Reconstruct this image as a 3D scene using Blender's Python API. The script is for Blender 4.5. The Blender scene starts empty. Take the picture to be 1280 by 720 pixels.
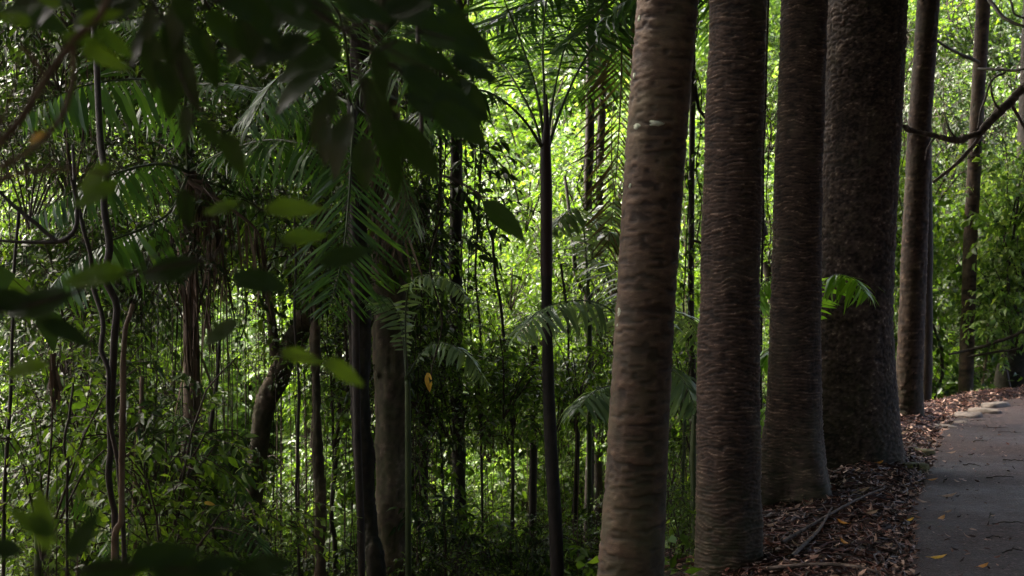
import bpy, math, random
import numpy as np
from mathutils import Vector, Matrix

S = bpy.context.scene
COL = S.collection
RNG = np.random.default_rng(11)
random.seed(7)
R = math.radians

# ------------------------------------------------------------------ camera, world, sun, exposure
CAM_Z, F, PITCH = 1.6, 1758.0, R(1.0)
cam_d = bpy.data.cameras.new('camera'); cam = bpy.data.objects.new('camera', cam_d); COL.objects.link(cam)
cam.location = (0, 0, CAM_Z); cam.rotation_euler = (R(90) - PITCH, 0, 0)
cam_d.sensor_width = 36; cam_d.lens = 36 * F / 1280
cam_d.clip_start = 0.05; cam_d.clip_end = 2000
cam_d.dof.use_dof = True; cam_d.dof.focus_distance = 9.0; cam_d.dof.aperture_fstop = 4.2
S.camera = cam

SUN_EL, SUN_AZ = R(54), R(-62)          # azimuth measured from +Y (view direction), negative = to the left
W = bpy.data.worlds.new('World'); S.world = W; W.use_nodes = True
nt = W.node_tree; nt.nodes.clear()
sky = nt.nodes.new('ShaderNodeTexSky'); sky.sky_type = 'NISHITA'; sky.sun_disc = False
sky.sun_elevation = SUN_EL; sky.sun_rotation = SUN_AZ; sky.dust_density = 9.0; sky.air_density = 0.7; sky.ozone_density = 0.0
bg = nt.nodes.new('ShaderNodeBackground'); bg.inputs[1].default_value = 0.15
wo = nt.nodes.new('ShaderNodeOutputWorld')
nt.links.new(sky.outputs[0], bg.inputs[0]); nt.links.new(bg.outputs[0], wo.inputs[0])
sd = bpy.data.lights.new('sun', 'SUN'); sun = bpy.data.objects.new('sun', sd); COL.objects.link(sun)
sd.energy = 3.0; sd.angle = R(9); sd.color = (1.0, 0.95, 0.86)
sdir = Vector((math.sin(SUN_AZ) * math.cos(SUN_EL), math.cos(SUN_AZ) * math.cos(SUN_EL), math.sin(SUN_EL)))
sun.rotation_euler = sdir.to_track_quat('Z', 'Y').to_euler(); sun.location = sdir * 60
vs = S.view_settings
vs.view_transform = 'Standard'; vs.look = 'None'; vs.gamma = 1.0; vs.exposure = 2.95; vs.use_curve_mapping = False
S.cycles.max_bounces = 10; S.cycles.diffuse_bounces = 5; S.cycles.transmission_bounces = 6
S.cycles.glossy_bounces = 3; S.cycles.sample_clamp_indirect = 8.0
S.cycles.use_denoising = True

FWD = np.array([0, math.cos(PITCH), -math.sin(PITCH)]); UPV = np.array([0, math.sin(PITCH), math.cos(PITCH)])
def P(px, py, d):
    """photograph pixel (1280 wide) at ground distance d in front of the camera -> world point"""
    v = FWD + np.array([1, 0, 0]) * ((px - 640) / F) + UPV * ((360 - py) / F)
    return np.array([0, 0, CAM_Z]) + v * (d / v[1])
def pix(p):
    q = np.asarray(p, float) - np.array([0, 0, CAM_Z]); z = q @ FWD
    return 640 + q[0] / z * F, 360 - (q @ UPV) / z * F

# ------------------------------------------------------------------ noise
_perm = np.random.default_rng(5).permutation(512)
def _h(i, j, k): return _perm[(_perm[(_perm[i & 511] + j) & 511] + k) & 511] / 255.5 - 1.0
def vnoise(x, y, z):
    x, y, z = np.broadcast_arrays(np.asarray(x, float), np.asarray(y, float), np.asarray(z, float))
    i, j, k = (np.floor(a).astype(int) for a in (x, y, z)); u, v, w = x - i, y - j, z - k
    u, v, w = (a * a * (3 - 2 * a) for a in (u, v, w)); r = 0
    for a in (0, 1):
        for b in (0, 1):
            for c in (0, 1):
                r = r + _h(i + a, j + b, k + c) * (u if a else 1 - u) * (v if b else 1 - v) * (w if c else 1 - w)
    return r

# ------------------------------------------------------------------ mesh and object helpers
class MB:
    """collects polygons of several shapes, then builds ONE mesh"""
    def __init__(s): s.v = []; s.f = []; s.m = []; s.t = []; s.n = 0
    def add(s, v, faces, mat=0, tint=0.5):
        v = np.asarray(v, float).reshape(-1, 3)
        s.v.append(v); s.t.append(np.broadcast_to(np.asarray(tint, float), (len(v),)).copy())
        for f in faces if isinstance(faces, (list, tuple)) else [faces]:
            f = np.asarray(f, int) + s.n
            s.f.append(f); s.m.append(np.full(len(f), mat))
        s.n += len(v)
    def mesh(s, name, mats, smooth=True):
        me = bpy.data.meshes.new(name)
        v = np.concatenate(s.v); me.vertices.add(len(v)); me.vertices.foreach_set('co', v.ravel())
        loops = np.concatenate([f.ravel() for f in s.f]); tot = np.concatenate([np.full(len(f), f.shape[1]) for f in s.f])
        me.loops.add(len(loops)); me.loops.foreach_set('vertex_index', loops.astype(np.int32))
        me.polygons.add(len(tot)); st = np.concatenate([[0], np.cumsum(tot)[:-1]])
        me.polygons.foreach_set('loop_start', st.astype(np.int32))
        me.polygons.foreach_set('material_index', np.concatenate(s.m).astype(np.int32))
        if smooth: me.polygons.foreach_set('use_smooth', np.ones(len(tot), bool))
        at = me.attributes.new('tint', 'FLOAT', 'POINT'); at.data.foreach_set('value', np.concatenate(s.t).astype(np.float32))
        for m in mats: me.materials.append(m)
        me.update(calc_edges=True); me.validate()
        return me

def obj(name, me, parent=None, loc=(0, 0, 0), rot=(0, 0, 0), scale=(1, 1, 1)):
    o = bpy.data.objects.new(name, me); COL.objects.link(o)
    if parent is not None: o.parent = parent
    o.location = loc; o.rotation_euler = rot; o.scale = scale if hasattr(scale, '__len__') else (scale,) * 3
    return o
def tag(o, label, cat, group=None):
    o['label'] = label; o['category'] = cat
    if group: o['group'] = group
    return o
def thing(name, label, cat, loc=(0, 0, 0), group=None, rz=0):
    return tag(obj(name, None, None, tuple(loc), (0, 0, rz)), label, cat, group)
def kind(o, k): o['kind'] = k; return o

def frames(pts):
    t = np.gradient(pts, axis=0); t /= np.linalg.norm(t, axis=1, keepdims=True) + 1e-9
    a = np.zeros_like(t); u = np.cross(t[0], [0.31, 0.95, 0.05]); u /= np.linalg.norm(u)
    for i in range(len(t)):
        u = u - t[i] * (u @ t[i]); u /= np.linalg.norm(u) + 1e-9; a[i] = u
    return t, a, np.cross(t, a)
def tube_arrays(pts, rad, seg=6):
    pts = np.asarray(pts, float); n = len(pts); rad = np.broadcast_to(rad, (n,))
    t, a, b = frames(pts); th = np.linspace(0, 2 * np.pi, seg, endpoint=False)
    v = pts[:, None] + rad[:, None, None] * (np.cos(th)[None, :, None] * a[:, None] + np.sin(th)[None, :, None] * b[:, None])
    i = np.arange(n - 1)[:, None] * seg; j = np.arange(seg)[None]; j2 = (j + 1) % seg
    f = np.stack([i + j, i + j2, i + seg + j2, i + seg + j], -1).reshape(-1, 4)
    return v.reshape(-1, 3), f
def tube(mb, pts, rad, seg=6, mat=0, tint=0.5):
    v, f = tube_arrays(pts, rad, seg); mb.add(v, f, mat, tint)
def curve(pts, n):
    """Catmull-Rom through pts"""
    p = np.asarray(pts, float)
    if len(p) == 2: return p[0] + (p[1] - p[0]) * np.linspace(0, 1, n)[:, None]
    q = np.vstack([2 * p[0] - p[1], p, 2 * p[-1] - p[-2]]); s = np.linspace(0, len(p) - 1 - 1e-6, n); i = s.astype(int); t = (s - i)[:, None]
    a, b, c, d = q[i], q[i + 1], q[i + 2], q[i + 3]
    return 0.5 * (2 * b + (c - a) * t + (2 * a - 5 * b + 4 * c - d) * t ** 2 + (3 * b - a - 3 * c + d) * t ** 3)

# leaf templates: (along, across, up) and faces
LT = {
 'ovate': (np.array([(0, 0, 0), (.28, .43, .07), (.28, -.43, .07), (.33, 0, .0), (.68, .34, .0), (.68, -.34, .0), (.7, 0, -.07), (1, 0, -.2)]),
           [np.array([(0, 3, 1), (0, 2, 3), (4, 6, 7), (6, 5, 7)]), np.array([(1, 3, 6, 4), (3, 2, 5, 6)])]),
 'simple': (np.array([(0, 0, 0), (.42, .5, .08), (.42, -.5, .08), (.5, 0, -.03), (1, 0, -.2)]),
           [np.array([(0, 3, 1), (0, 2, 3), (1, 3, 4), (3, 2, 4)])]),
 'strip': (np.array([(0, .15, 0), (0, -.15, 0), (.35, .5, .02), (.35, -.5, .02), (.75, .33, -.05), (.75, -.33, -.05), (1, 0, -.16)]),
           [np.array([(0, 1, 3, 2), (2, 3, 5, 4)]), np.array([(4, 5, 6)])]),
}
def unit(a): return a / (np.linalg.norm(a, axis=-1, keepdims=True) + 1e-9)
def leaves(mb, pos, d, up, L, Wd, shape='simple', mat=0, tint=None, sag=1.0, lift=None):
    pos = np.asarray(pos, float).reshape(-1, 3); n = len(pos)
    if n == 0: return
    d = unit(np.broadcast_to(d, (n, 3)).astype(float)); up = np.broadcast_to(up, (n, 3)).astype(float)
    s = unit(np.cross(up, d)); nn = np.cross(d, s)
    L = np.broadcast_to(L, (n,)); Wd = np.broadcast_to(Wd, (n,)); T, fs = LT[shape]
    sag = np.broadcast_to(sag, (n,))
    z = T[None, :, 2] * L[:, None] * sag[:, None]
    v = pos[:, None] + T[None, :, 0, None] * L[:, None, None] * d[:, None] + T[None, :, 1, None] * Wd[:, None, None] * s[:, None] + z[..., None] * nn[:, None]
    k = len(T); off = np.arange(n)[:, None, None] * k
    if tint is None: tint = RNG.random(n)
    mb.add(v.reshape(-1, 3), [(f[None] + off).reshape(-1, f.shape[1]) for f in fs], mat, np.repeat(np.broadcast_to(tint, (n,)), k))

def twig_cluster(mb, p0, d0, n, tl, L, Wr, shape='simple', mat=0, tmat=1, droop=0.5, flat=0.7, tr=.004, rng=RNG):
    """a leafy twig: n leaves alternate along a drooping twig"""
    p0 = np.asarray(p0, float); d0 = unit(np.asarray(d0, float)); s = np.linspace(0, 1, 5)
    pts = p0 + d0 * (tl * s[:, None]) + np.array([0, 0, -1]) * (droop * tl * 0.35 * s[:, None] ** 2)
    tube(mb, pts, np.linspace(tr, tr * .4, 5), 3, tmat)
    t = np.linspace(.12, 1, n) ; c = np.stack([np.interp(t, s, pts[:, k]) for k in range(3)], 1)
    tang = unit(np.gradient(c, axis=0)) if n > 1 else d0[None]
    side = unit(np.cross(tang, [0, 0, 1.0]) + 1e-6) * np.where(np.arange(n) % 2, 1, -1)[:, None]
    j = rng.normal(0, .28, (n, 3))
    d = tang * .55 + side * (1 - (t[:, None] > .97) * 1.0) + np.array([0, 0, -droop * .55]) + j
    up = np.array([0, 0, 1.0]) * flat + rng.normal(0, .5, (n, 3)) * (1 - flat * .5)
    ll = L * rng.uniform(.65, 1.2, n)
    leaves(mb, c, d, up, ll, ll * Wr * rng.uniform(.85, 1.15, n), shape, mat, np.clip(rng.normal(.5, .22, n), 0, 1), rng.uniform(.4, 1.6, n))

# ------------------------------------------------------------------ materials
def mat_base(name):
    m = bpy.data.materials.new(name); m.use_nodes = True; n = m.node_tree; n.nodes.clear()
    return m, n, n.nodes.new('ShaderNodeOutputMaterial')
def ramp(n, stops):
    r = n.nodes.new('ShaderNodeValToRGB'); e = r.color_ramp.elements
    while len(e) < len(stops): e.new(.5)
    for x, (p, c) in zip(e, stops): x.position = p; x.color = (*c, 1)
    return r
def noise(n, scale, coord=None, detail=4, rough=.6, vec=(1, 1, 1)):
    t = n.nodes.new('ShaderNodeTexNoise'); t.inputs['Scale'].default_value = scale; t.inputs['Detail'].default_value = detail; t.inputs['Roughness'].default_value = rough
    tc = n.nodes.new('ShaderNodeTexCoord'); mp = n.nodes.new('ShaderNodeMapping'); mp.inputs['Scale'].default_value = vec
    n.links.new(tc.outputs[coord or 'Object'], mp.inputs[0]); n.links.new(mp.outputs[0], t.inputs['Vector'])
    return t
def leaf_mat(name, dark, mid, light, trans=.35, rough=.42, spec=.35, tcol=None):
    m, n, out = mat_base(name)
    a = n.nodes.new('ShaderNodeAttribute'); a.attribute_name = 'tint'
    oi = n.nodes.new('ShaderNodeObjectInfo')
    mx = n.nodes.new('ShaderNodeMath'); mx.operation = 'MULTIPLY_ADD'; mx.inputs[1].default_value = .3; n.links.new(oi.outputs['Random'], mx.inputs[0])
    ad = n.nodes.new('ShaderNodeMath'); ad.operation = 'SUBTRACT'; ad.inputs[1].default_value = .15
    n.links.new(a.outputs['Fac'], mx.inputs[2]); n.links.new(mx.outputs[0], ad.inputs[0])
    r = ramp(n, [(.08, dark), (.5, mid), (.95, light)]); n.links.new(ad.outputs[0], r.inputs[0])
    p = n.nodes.new('ShaderNodeBsdfPrincipled'); p.inputs['Roughness'].default_value = rough; p.inputs['Specular IOR Level'].default_value = spec
    n.links.new(r.outputs[0], p.inputs['Base Color'])
    tr = n.nodes.new('ShaderNodeBsdfTranslucent')
    mixc = n.nodes.new('ShaderNodeMix'); mixc.data_type = 'RGBA'; mixc.blend_type = 'MULTIPLY'; mixc.inputs[0].default_value = 1
    n.links.new(r.outputs[0], mixc.inputs[6]); mixc.inputs[7].default_value = (*(tcol or (2.6, 2.6, .9)), 1)
    n.links.new(mixc.outputs[2], tr.inputs[0])
    ms = n.nodes.new('ShaderNodeMixShader'); ms.inputs[0].default_value = trans
    n.links.new(p.outputs[0], ms.inputs[1]); n.links.new(tr.outputs[0], ms.inputs[2]); n.links.new(ms.outputs[0], out.inputs[0])
    return m
def simple_mat(name, c1, c2, scale=30, rough=.8, vec=(1, 1, 1), bump=.3, spec=.3, bd=.004, use_tint=False, mid=None):
    m, n, out = mat_base(name); t = noise(n, scale, vec=vec)
    r = ramp(n, [(.3, c1), (.7, c2)] if mid is None else [(.25, c1), (.5, mid), (.75, c2)])
    if use_tint:
        a = n.nodes.new('ShaderNodeAttribute'); a.attribute_name = 'tint'; n.links.new(a.outputs['Fac'], r.inputs[0])
    else: n.links.new(t.outputs[0], r.inputs[0])
    p = n.nodes.new('ShaderNodeBsdfPrincipled'); p.inputs['Roughness'].default_value = rough; p.inputs['Specular IOR Level'].default_value = spec
    n.links.new(r.outputs[0], p.inputs['Base Color'])
    if bump:
        b = n.nodes.new('ShaderNodeBump'); b.inputs['Strength'].default_value = bump; b.inputs['Distance'].default_value = bd
        n.links.new(t.outputs[0], b.inputs['Height']); n.links.new(b.outputs[0], p.inputs['Normal'])
    n.links.new(p.outputs[0], out.inputs[0]); return m
def bark_mat(name, crev, body, scale_c, moss=(.022, .03, .008), moss_amt=.0, moss_h=1.2, patch=(.09, .08, .05)):
    """tint attribute = relief of the bark (0 crevice, 1 plate)"""
    m, n, out = mat_base(name)
    a = n.nodes.new('ShaderNodeAttribute'); a.attribute_name = 'tint'
    f = noise(n, 90, vec=(1, 1, 2.5)); big = noise(n, 3.2, vec=(1, 1, .7), detail=5)
    add = n.nodes.new('ShaderNodeMath'); add.operation = 'MULTIPLY_ADD'; add.inputs[1].default_value = .7
    n.links.new(f.outputs[0], add.inputs[0]); n.links.new(a.outputs['Fac'], add.inputs[2])
    r = ramp(n, [(.35, crev), (.8, body), (1.35, scale_c)]); n.links.new(add.outputs[0], r.inputs[0])
    sc = n.nodes.new('ShaderNodeMath'); sc.operation = 'MULTIPLY'; sc.inputs[1].default_value = .72
    n.links.new(add.outputs[0], sc.inputs[0]); n.links.new(sc.outputs[0], r.inputs[0])
    rp = ramp(n, [(.52, (0, 0, 0)), (.72, (1, 1, 1))]); n.links.new(big.outputs[0], rp.inputs[0])
    mp = n.nodes.new('ShaderNodeMix'); mp.data_type = 'RGBA'; n.links.new(rp.outputs[0], mp.inputs[0])
    lo = n.nodes.new('ShaderNodeMath'); lo.operation = 'MULTIPLY'; lo.inputs[1].default_value = .45
    n.links.new(rp.outputs[0], lo.inputs[0]); n.links.new(lo.outputs[0], mp.inputs[0])
    n.links.new(r.outputs[0], mp.inputs[6]); mp.inputs[7].default_value = (*patch, 1)
    # moss: patches near the ground, doubling as painted shade on the nearest trunk
    geo = n.nodes.new('ShaderNodeNewGeometry'); sp = n.nodes.new('ShaderNodeSeparateXYZ'); n.links.new(geo.outputs['Position'], sp.inputs[0])
    mr = n.nodes.new('ShaderNodeMapRange'); mr.inputs[1].default_value = -.2; mr.inputs[2].default_value = moss_h; mr.inputs[3].default_value = moss_amt; mr.inputs[4].default_value = 0
    n.links.new(sp.outputs[2], mr.inputs[0])
    mn = noise(n, 9, detail=6); mr2 = n.nodes.new('ShaderNodeMapRange'); mr2.inputs[1].default_value = .38; mr2.inputs[2].default_value = .6
    n.links.new(mn.outputs[0], mr2.inputs[0]); mm = n.nodes.new('ShaderNodeMath'); mm.operation = 'MULTIPLY'
    n.links.new(mr.outputs[0], mm.inputs[0]); n.links.new(mr2.outputs[0], mm.inputs[1])
    m2 = n.nodes.new('ShaderNodeMix'); m2.data_type = 'RGBA'; n.links.new(mm.outputs[0], m2.inputs[0]); n.links.new(mp.outputs[2], m2.inputs[6]); m2.inputs[7].default_value = (*moss, 1)
    p = n.nodes.new('ShaderNodeBsdfPrincipled'); p.inputs['Roughness'].default_value = .78; p.inputs['Specular IOR Level'].default_value = .3
    n.links.new(m2.outputs[2], p.inputs['Base Color'])
    b = n.nodes.new('ShaderNodeBump'); b.inputs['Strength'].default_value = .5; b.inputs['Distance'].default_value = .003
    n.links.new(f.outputs[0], b.inputs['Height']); n.links.new(b.outputs[0], p.inputs['Normal'])
    n.links.new(p.outputs[0], out.inputs[0]); return m

M = {}
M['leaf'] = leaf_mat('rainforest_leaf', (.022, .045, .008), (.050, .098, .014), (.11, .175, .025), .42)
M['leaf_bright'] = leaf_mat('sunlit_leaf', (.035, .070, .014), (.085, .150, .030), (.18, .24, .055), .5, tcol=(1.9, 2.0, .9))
M['leaf_dark'] = leaf_mat('glossy_dark_leaf', (.009, .019, .005), (.016, .035, .007), (.035, .068, .011), .18, .45, .3)
M['canopy'] = leaf_mat('canopy_leaf', (.015, .035, .008), (.03, .07, .012), (.06, .11, .02), .22)
M['frond'] = leaf_mat('palm_frond_leaf', (.018, .042, .014), (.034, .085, .02), (.07, .14, .03), .35, .42, .4)
M['frond_bright'] = leaf_mat('young_lit_frond_leaf', (.08, .17, .015), (.13, .27, .025), (.2, .36, .05), .45, .3, .5)  # vivid young green, raised further to put light from above into the colour
M['frond_pale'] = leaf_mat('pale_grey_green_frond_leaf', (.06, .10, .055), (.12, .18, .10), (.18, .25, .14), .4, .28, .6)
M['old_frond'] = leaf_mat('old_olive_brown_frond', (.035, .030, .012), (.075, .062, .026), (.14, .115, .055), .3, .45, .4, (1.8, 1.6, .8))
M['dead'] = simple_mat('dead_frond', (.05, .031, .019), (.18, .125, .085), 14, .8, (1, 1, .2), use_tint=True)
M['twig'] = simple_mat('twig_bark', (.018, .013, .009), (.05, .036, .024), 40, .85)
M['stem_green'] = simple_mat('green_stem', (.02, .035, .01), (.05, .07, .02), 20, .5, (1, 1, .2))
M['dark_bark'] = simple_mat('dark_wet_bark', (.010, .008, .006), (.04, .03, .022), 30, .7, (1, 1, .35), .7)
M['black_bark'] = simple_mat('near_black_palm_bark', (.006, .005, .004), (.024, .019, .015), 30, .75, (1, 1, .35), .6)
M['brown_bark'] = simple_mat('brown_bark', (.045, .030, .018), (.14, .10, .065), 26, .8, (1, 1, .25), .8)
M['pale_bark'] = simple_mat('pale_bark', (.07, .05, .033), (.22, .165, .115), 18, .75, (1, 1, .3), .7)
M['grey_limb'] = simple_mat('grey_weathered_limb', (.03, .022, .018), (.17, .13, .11), 24, .8, (1, 1, 1), .7)
M['crownshaft'] = simple_mat('red_brown_crownshaft', (.010, .005, .004), (.036, .012, .010), 9, .5, (1, 1, .1), .3)
M['ringed'] = bark_mat('ringed_brown_bark', (.012, .0075, .005), (.070, .044, .030), (.21, .15, .11), moss_amt=.75, moss_h=.7)
M['mottled'] = bark_mat('mottled_brown_bark', (.022, .013, .008), (.082, .051, .031), (.14, .095, .062), moss=(.028, .032, .012), moss_amt=.75, moss_h=2.1, patch=(.11, .095, .05))  # real moss, thickened up the trunk to paint shade on its lower part
M['scaly'] = bark_mat('scaly_dark_bark', (.016, .010, .008), (.088, .060, .045), (.30, .235, .19), moss_amt=.55, moss_h=.9)
M['pale_rough'] = bark_mat('pale_rough_bark', (.03, .022, .014), (.115, .085, .058), (.24, .19, .135), moss=(.05, .06, .02), moss_amt=.6, moss_h=5, patch=(.075, .08, .04))
M['dark_rough'] = bark_mat('dark_rough_bark', (.008, .006, .004), (.03, .022, .016), (.07, .052, .04), moss_amt=.3, moss_h=3, patch=(.03, .032, .018))
M['brown_rough'] = bark_mat('brown_rough_bark', (.02, .013, .008), (.09, .06, .04), (.19, .14, .095), moss=(.04, .05, .018), moss_amt=.5, moss_h=4, patch=(.07, .068, .036))
M['grey_rough'] = bark_mat('grey_rough_limb_bark', (.03, .022, .018), (.12, .095, .078), (.28, .235, .2), patch=(.10, .10, .075))
M['lichen'] = simple_mat('grey_green_lichen', (.16, .18, .12), (.40, .42, .32), 60, .9)
M['litter_ground'] = simple_mat('dark_leaf_mould', (.010, .007, .005), (.05, .030, .020), 25, .95, bump=1.0, bd=.02)
M['litter'] = simple_mat('fallen_leaf_litter', (.024, .010, .007), (.42, .27, .20), 30, .5, use_tint=True, bump=.2, mid=(.115, .040, .026))
M['yellow_leaf'] = simple_mat('yellow_fallen_leaf', (.55, .33, .03), (.7, .45, .08), 50, .5)
M['orange_leaf'] = simple_mat('orange_fallen_leaf', (.38, .15, .02), (.5, .25, .05), 50, .5)
M['tan_leaf'] = simple_mat('tan_fallen_leaf', (.20, .12, .075), (.36, .25, .17), 40, .6)
M['stone'] = simple_mat('pale_edge_stone', (.05, .042, .035), (.20, .17, .145), 11, .85, bump=.8, bd=.01)
M['moss_stone'] = simple_mat('mossy_stone', (.05, .06, .015), (.16, .13, .06), 14, .9, bump=.8, bd=.01)
M['grass'] = leaf_mat('grass_blade', (.06, .10, .012), (.10, .17, .02), (.18, .25, .03), .45, .5)

def asphalt():
    m, n, out = mat_base('worn_dark_asphalt'); f = noise(n, 70, detail=5, rough=.75); g = noise(n, .9, detail=7, rough=.65); h = noise(n, 7, detail=7, rough=.7); ms = noise(n, 2.2, detail=8, rough=.7)
    vo = n.nodes.new('ShaderNodeTexVoronoi'); vo.inputs['Scale'].default_value = 75; tc = n.nodes.new('ShaderNodeTexCoord'); n.links.new(tc.outputs['Object'], vo.inputs['Vector'])
    def mixc(a, b, fac=None, mode='MIX', f0=1.0):
        x = n.nodes.new('ShaderNodeMix'); x.data_type = 'RGBA'; x.blend_type = mode; x.inputs[0].default_value = f0
        for so, v in ((6, a), (7, b)):
            if isinstance(v, tuple): x.inputs[so].default_value = (*v, 1)
            else: n.links.new(v, x.inputs[so])
        if fac is not None: n.links.new(fac, x.inputs[0])
        return x.outputs[2]
    sep = n.nodes.new('ShaderNodeSeparateColor'); n.links.new(vo.outputs['Color'], sep.inputs[0])
    agg = ramp(n, [(.0, (.018, .0112, .0105)), (.55, (.040, .0255, .0235)), (.92, (.060, .039, .035)), (1, (.14, .10, .088))]); n.links.new(sep.outputs[0], agg.inputs[0])
    r2 = ramp(n, [(.36, (.5, .48, .47)), (.62, (1.2, 1.15, 1.15))]); n.links.new(g.outputs[0], r2.inputs[0])
    c = mixc(agg.outputs[0], r2.outputs[0], None, 'MULTIPLY')
    r3 = ramp(n, [(.56, (0, 0, 0)), (.70, (.75, .75, .75))]); n.links.new(h.outputs[0], r3.inputs[0]); c = mixc(c, (.045, .026, .017), r3.outputs[0])
    r4 = ramp(n, [(.58, (0, 0, 0)), (.72, (.7, .7, .7))]); n.links.new(ms.outputs[0], r4.inputs[0])
    at = n.nodes.new('ShaderNodeAttribute'); at.attribute_name = 'tint'; q = n.nodes.new('ShaderNodeMath'); q.operation = 'MULTIPLY'; n.links.new(r4.outputs[0], q.inputs[0]); n.links.new(at.outputs['Fac'], q.inputs[1])
    c = mixc(c, (.035, .045, .012), q.outputs[0])
    p = n.nodes.new('ShaderNodeBsdfPrincipled'); n.links.new(c, p.inputs['Base Color'])
    rr = n.nodes.new('ShaderNodeMapRange'); rr.inputs[1].default_value = .35; rr.inputs[2].default_value = .65; rr.inputs[3].default_value = .5; rr.inputs[4].default_value = .9; n.links.new(g.outputs[0], rr.inputs[0]); n.links.new(rr.outputs[0], p.inputs['Roughness'])
    p.inputs['Specular IOR Level'].default_value = .3
    b = n.nodes.new('ShaderNodeBump'); b.inputs['Strength'].default_value = 1; b.inputs['Distance'].default_value = .006; n.links.new(vo.outputs['Distance'], b.inputs['Height']); b.invert = True
    b2 = n.nodes.new('ShaderNodeBump'); b2.inputs['Strength'].default_value = .8; b2.inputs['Distance'].default_value = .02; n.links.new(h.outputs[0], b2.inputs['Height']); n.links.new(b.outputs[0], b2.inputs['Normal'])
    n.links.new(b2.outputs[0], p.inputs['Normal']); n.links.new(p.outputs[0], out.inputs[0]); return m
M['asphalt'] = asphalt()

# ------------------------------------------------------------------ terrain
EY = np.array([-30, 0, 5, 7.2, 9.07, 11.25, 13.1, 14.8, 16.1, 17.2, 18.2, 19.2, 20.5])
EX = np.array([-1.6, .75, 1.55, 2.05, 2.58, 3.36, 3.98, 4.7, 5.58, 6.7, 8.2, 10.2, 15])
def edge_x(y): return np.interp(y, EY, EX)
def smooth(a, b, x): t = np.clip((x - a) / (b - a), 0, 1); return t * t * (3 - 2 * t)
def height(x, y):
    x = np.asarray(x, float); y = np.asarray(y, float)
    s = edge_x(y) - x
    near = np.where(s < 0, 0, .05 * smooth(0, .3, s) - .16 * smooth(.35, 1.3, s) - 3.4 * smooth(.9, 5.6, s))
    far = 9.0 * smooth(24, 75, y - .15 * x)
    z = near * (1 - smooth(24, 60, y)) + far + .05 * vnoise(x * .9, y * .9, 3.3) * smooth(.1, .6, np.abs(s)) + .2 * vnoise(x * .3, y * .3, 1.3) * smooth(2, 5, np.abs(s))
    return np.where(s < 0, np.where(-s < 2.9, -.03 * 0 + z * smooth(20, 26, y), z), z)
def gz(x, y): return float(height(x, y))

ux = np.concatenate([[-300, -150, -80, -50], np.arange(-34, -12, 1.0), np.arange(-12, 12, .12), np.arange(12, 34, 1.0), [34, 50, 80, 150, 300]])
uy = np.concatenate([[-200, -80, -40], np.arange(-20, 5, .8), np.arange(5, 20, .12), np.arange(20, 60, .9), [60, 75, 100, 180, 320]])
gx, gy = np.meshgrid(ux, uy); g = np.stack([gx, gy, height(gx, gy)], -1)
near_e = smooth(3, 6, gy) * (1 - smooth(18, 20, gy)) * smooth(-.05, .2, edge_x(gy) - gx) * (1 - smooth(3, 6, edge_x(gy) - gx))
g[..., 2] += near_e * .018 * (vnoise(gx * 5, gy * 5, 0.5) + .6 * vnoise(gx * 12, gy * 12, 4.5))
g[..., 2] -= np.where((edge_x(gy) - gx < 0.02) & (edge_x(gy) - gx > -2.95) & (gy < 20), .03, 0)
nx = len(ux); i = np.arange(len(uy) - 1)[:, None] * nx + np.arange(nx - 1)[None]
mb = MB(); mb.add(g.reshape(-1, 3), np.stack([i, i + 1, i + nx + 1, i + nx], -1).reshape(-1, 4))
kind(obj('ground', mb.mesh('ground', [M['litter_ground']])), 'structure')

# path: an asphalt slab following the same edge, with a worn uneven border
py_ = np.concatenate([np.arange(-25, 4, .6), np.arange(4, 20.4, .07)]); wn = np.concatenate([[0, 0, .04], np.linspace(.12, 2.8, 26), [2.84, 2.84]])
ex = edge_x(py_) + .05 * vnoise(py_ * 1.3, 0.5, 0.2) + .03 * vnoise(py_ * 5, 2.5, 0.2) + .012 * vnoise(py_ * 15, 2.5, 0.2)
slope = np.gradient(edge_x(py_), py_); nrm = np.stack([np.ones_like(slope), -slope], 1) / np.sqrt(1 + slope ** 2)[:, None]
px_ = ex[:, None] + wn[None] * nrm[:, :1]; pyy = py_[:, None] + wn[None] * nrm[:, 1:] * .6
pz = .022 + .006 * vnoise(px_ * 2, pyy * 2, .1) + .0035 * vnoise(px_ * 7, pyy * 7, .1) + np.where((np.arange(len(wn)) == 0) | (np.arange(len(wn)) == len(wn) - 1), -.09, 0)[None] + np.where(np.arange(len(wn)) == 1, -.008, 0)[None]
mb = MB(); k = len(wn); i = np.arange(len(py_) - 1)[:, None] * k + np.arange(k - 1)[None]
mb.add(np.stack([px_, pyy, pz], -1).reshape(-1, 3), np.stack([i, i + 1, i + k + 1, i + k], -1).reshape(-1, 4), 0, (np.exp(-wn * 2.6)[None] * np.ones((len(py_), 1))).reshape(-1))
kind(obj('path', mb.mesh('path', [M['asphalt']])), 'structure')

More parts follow.
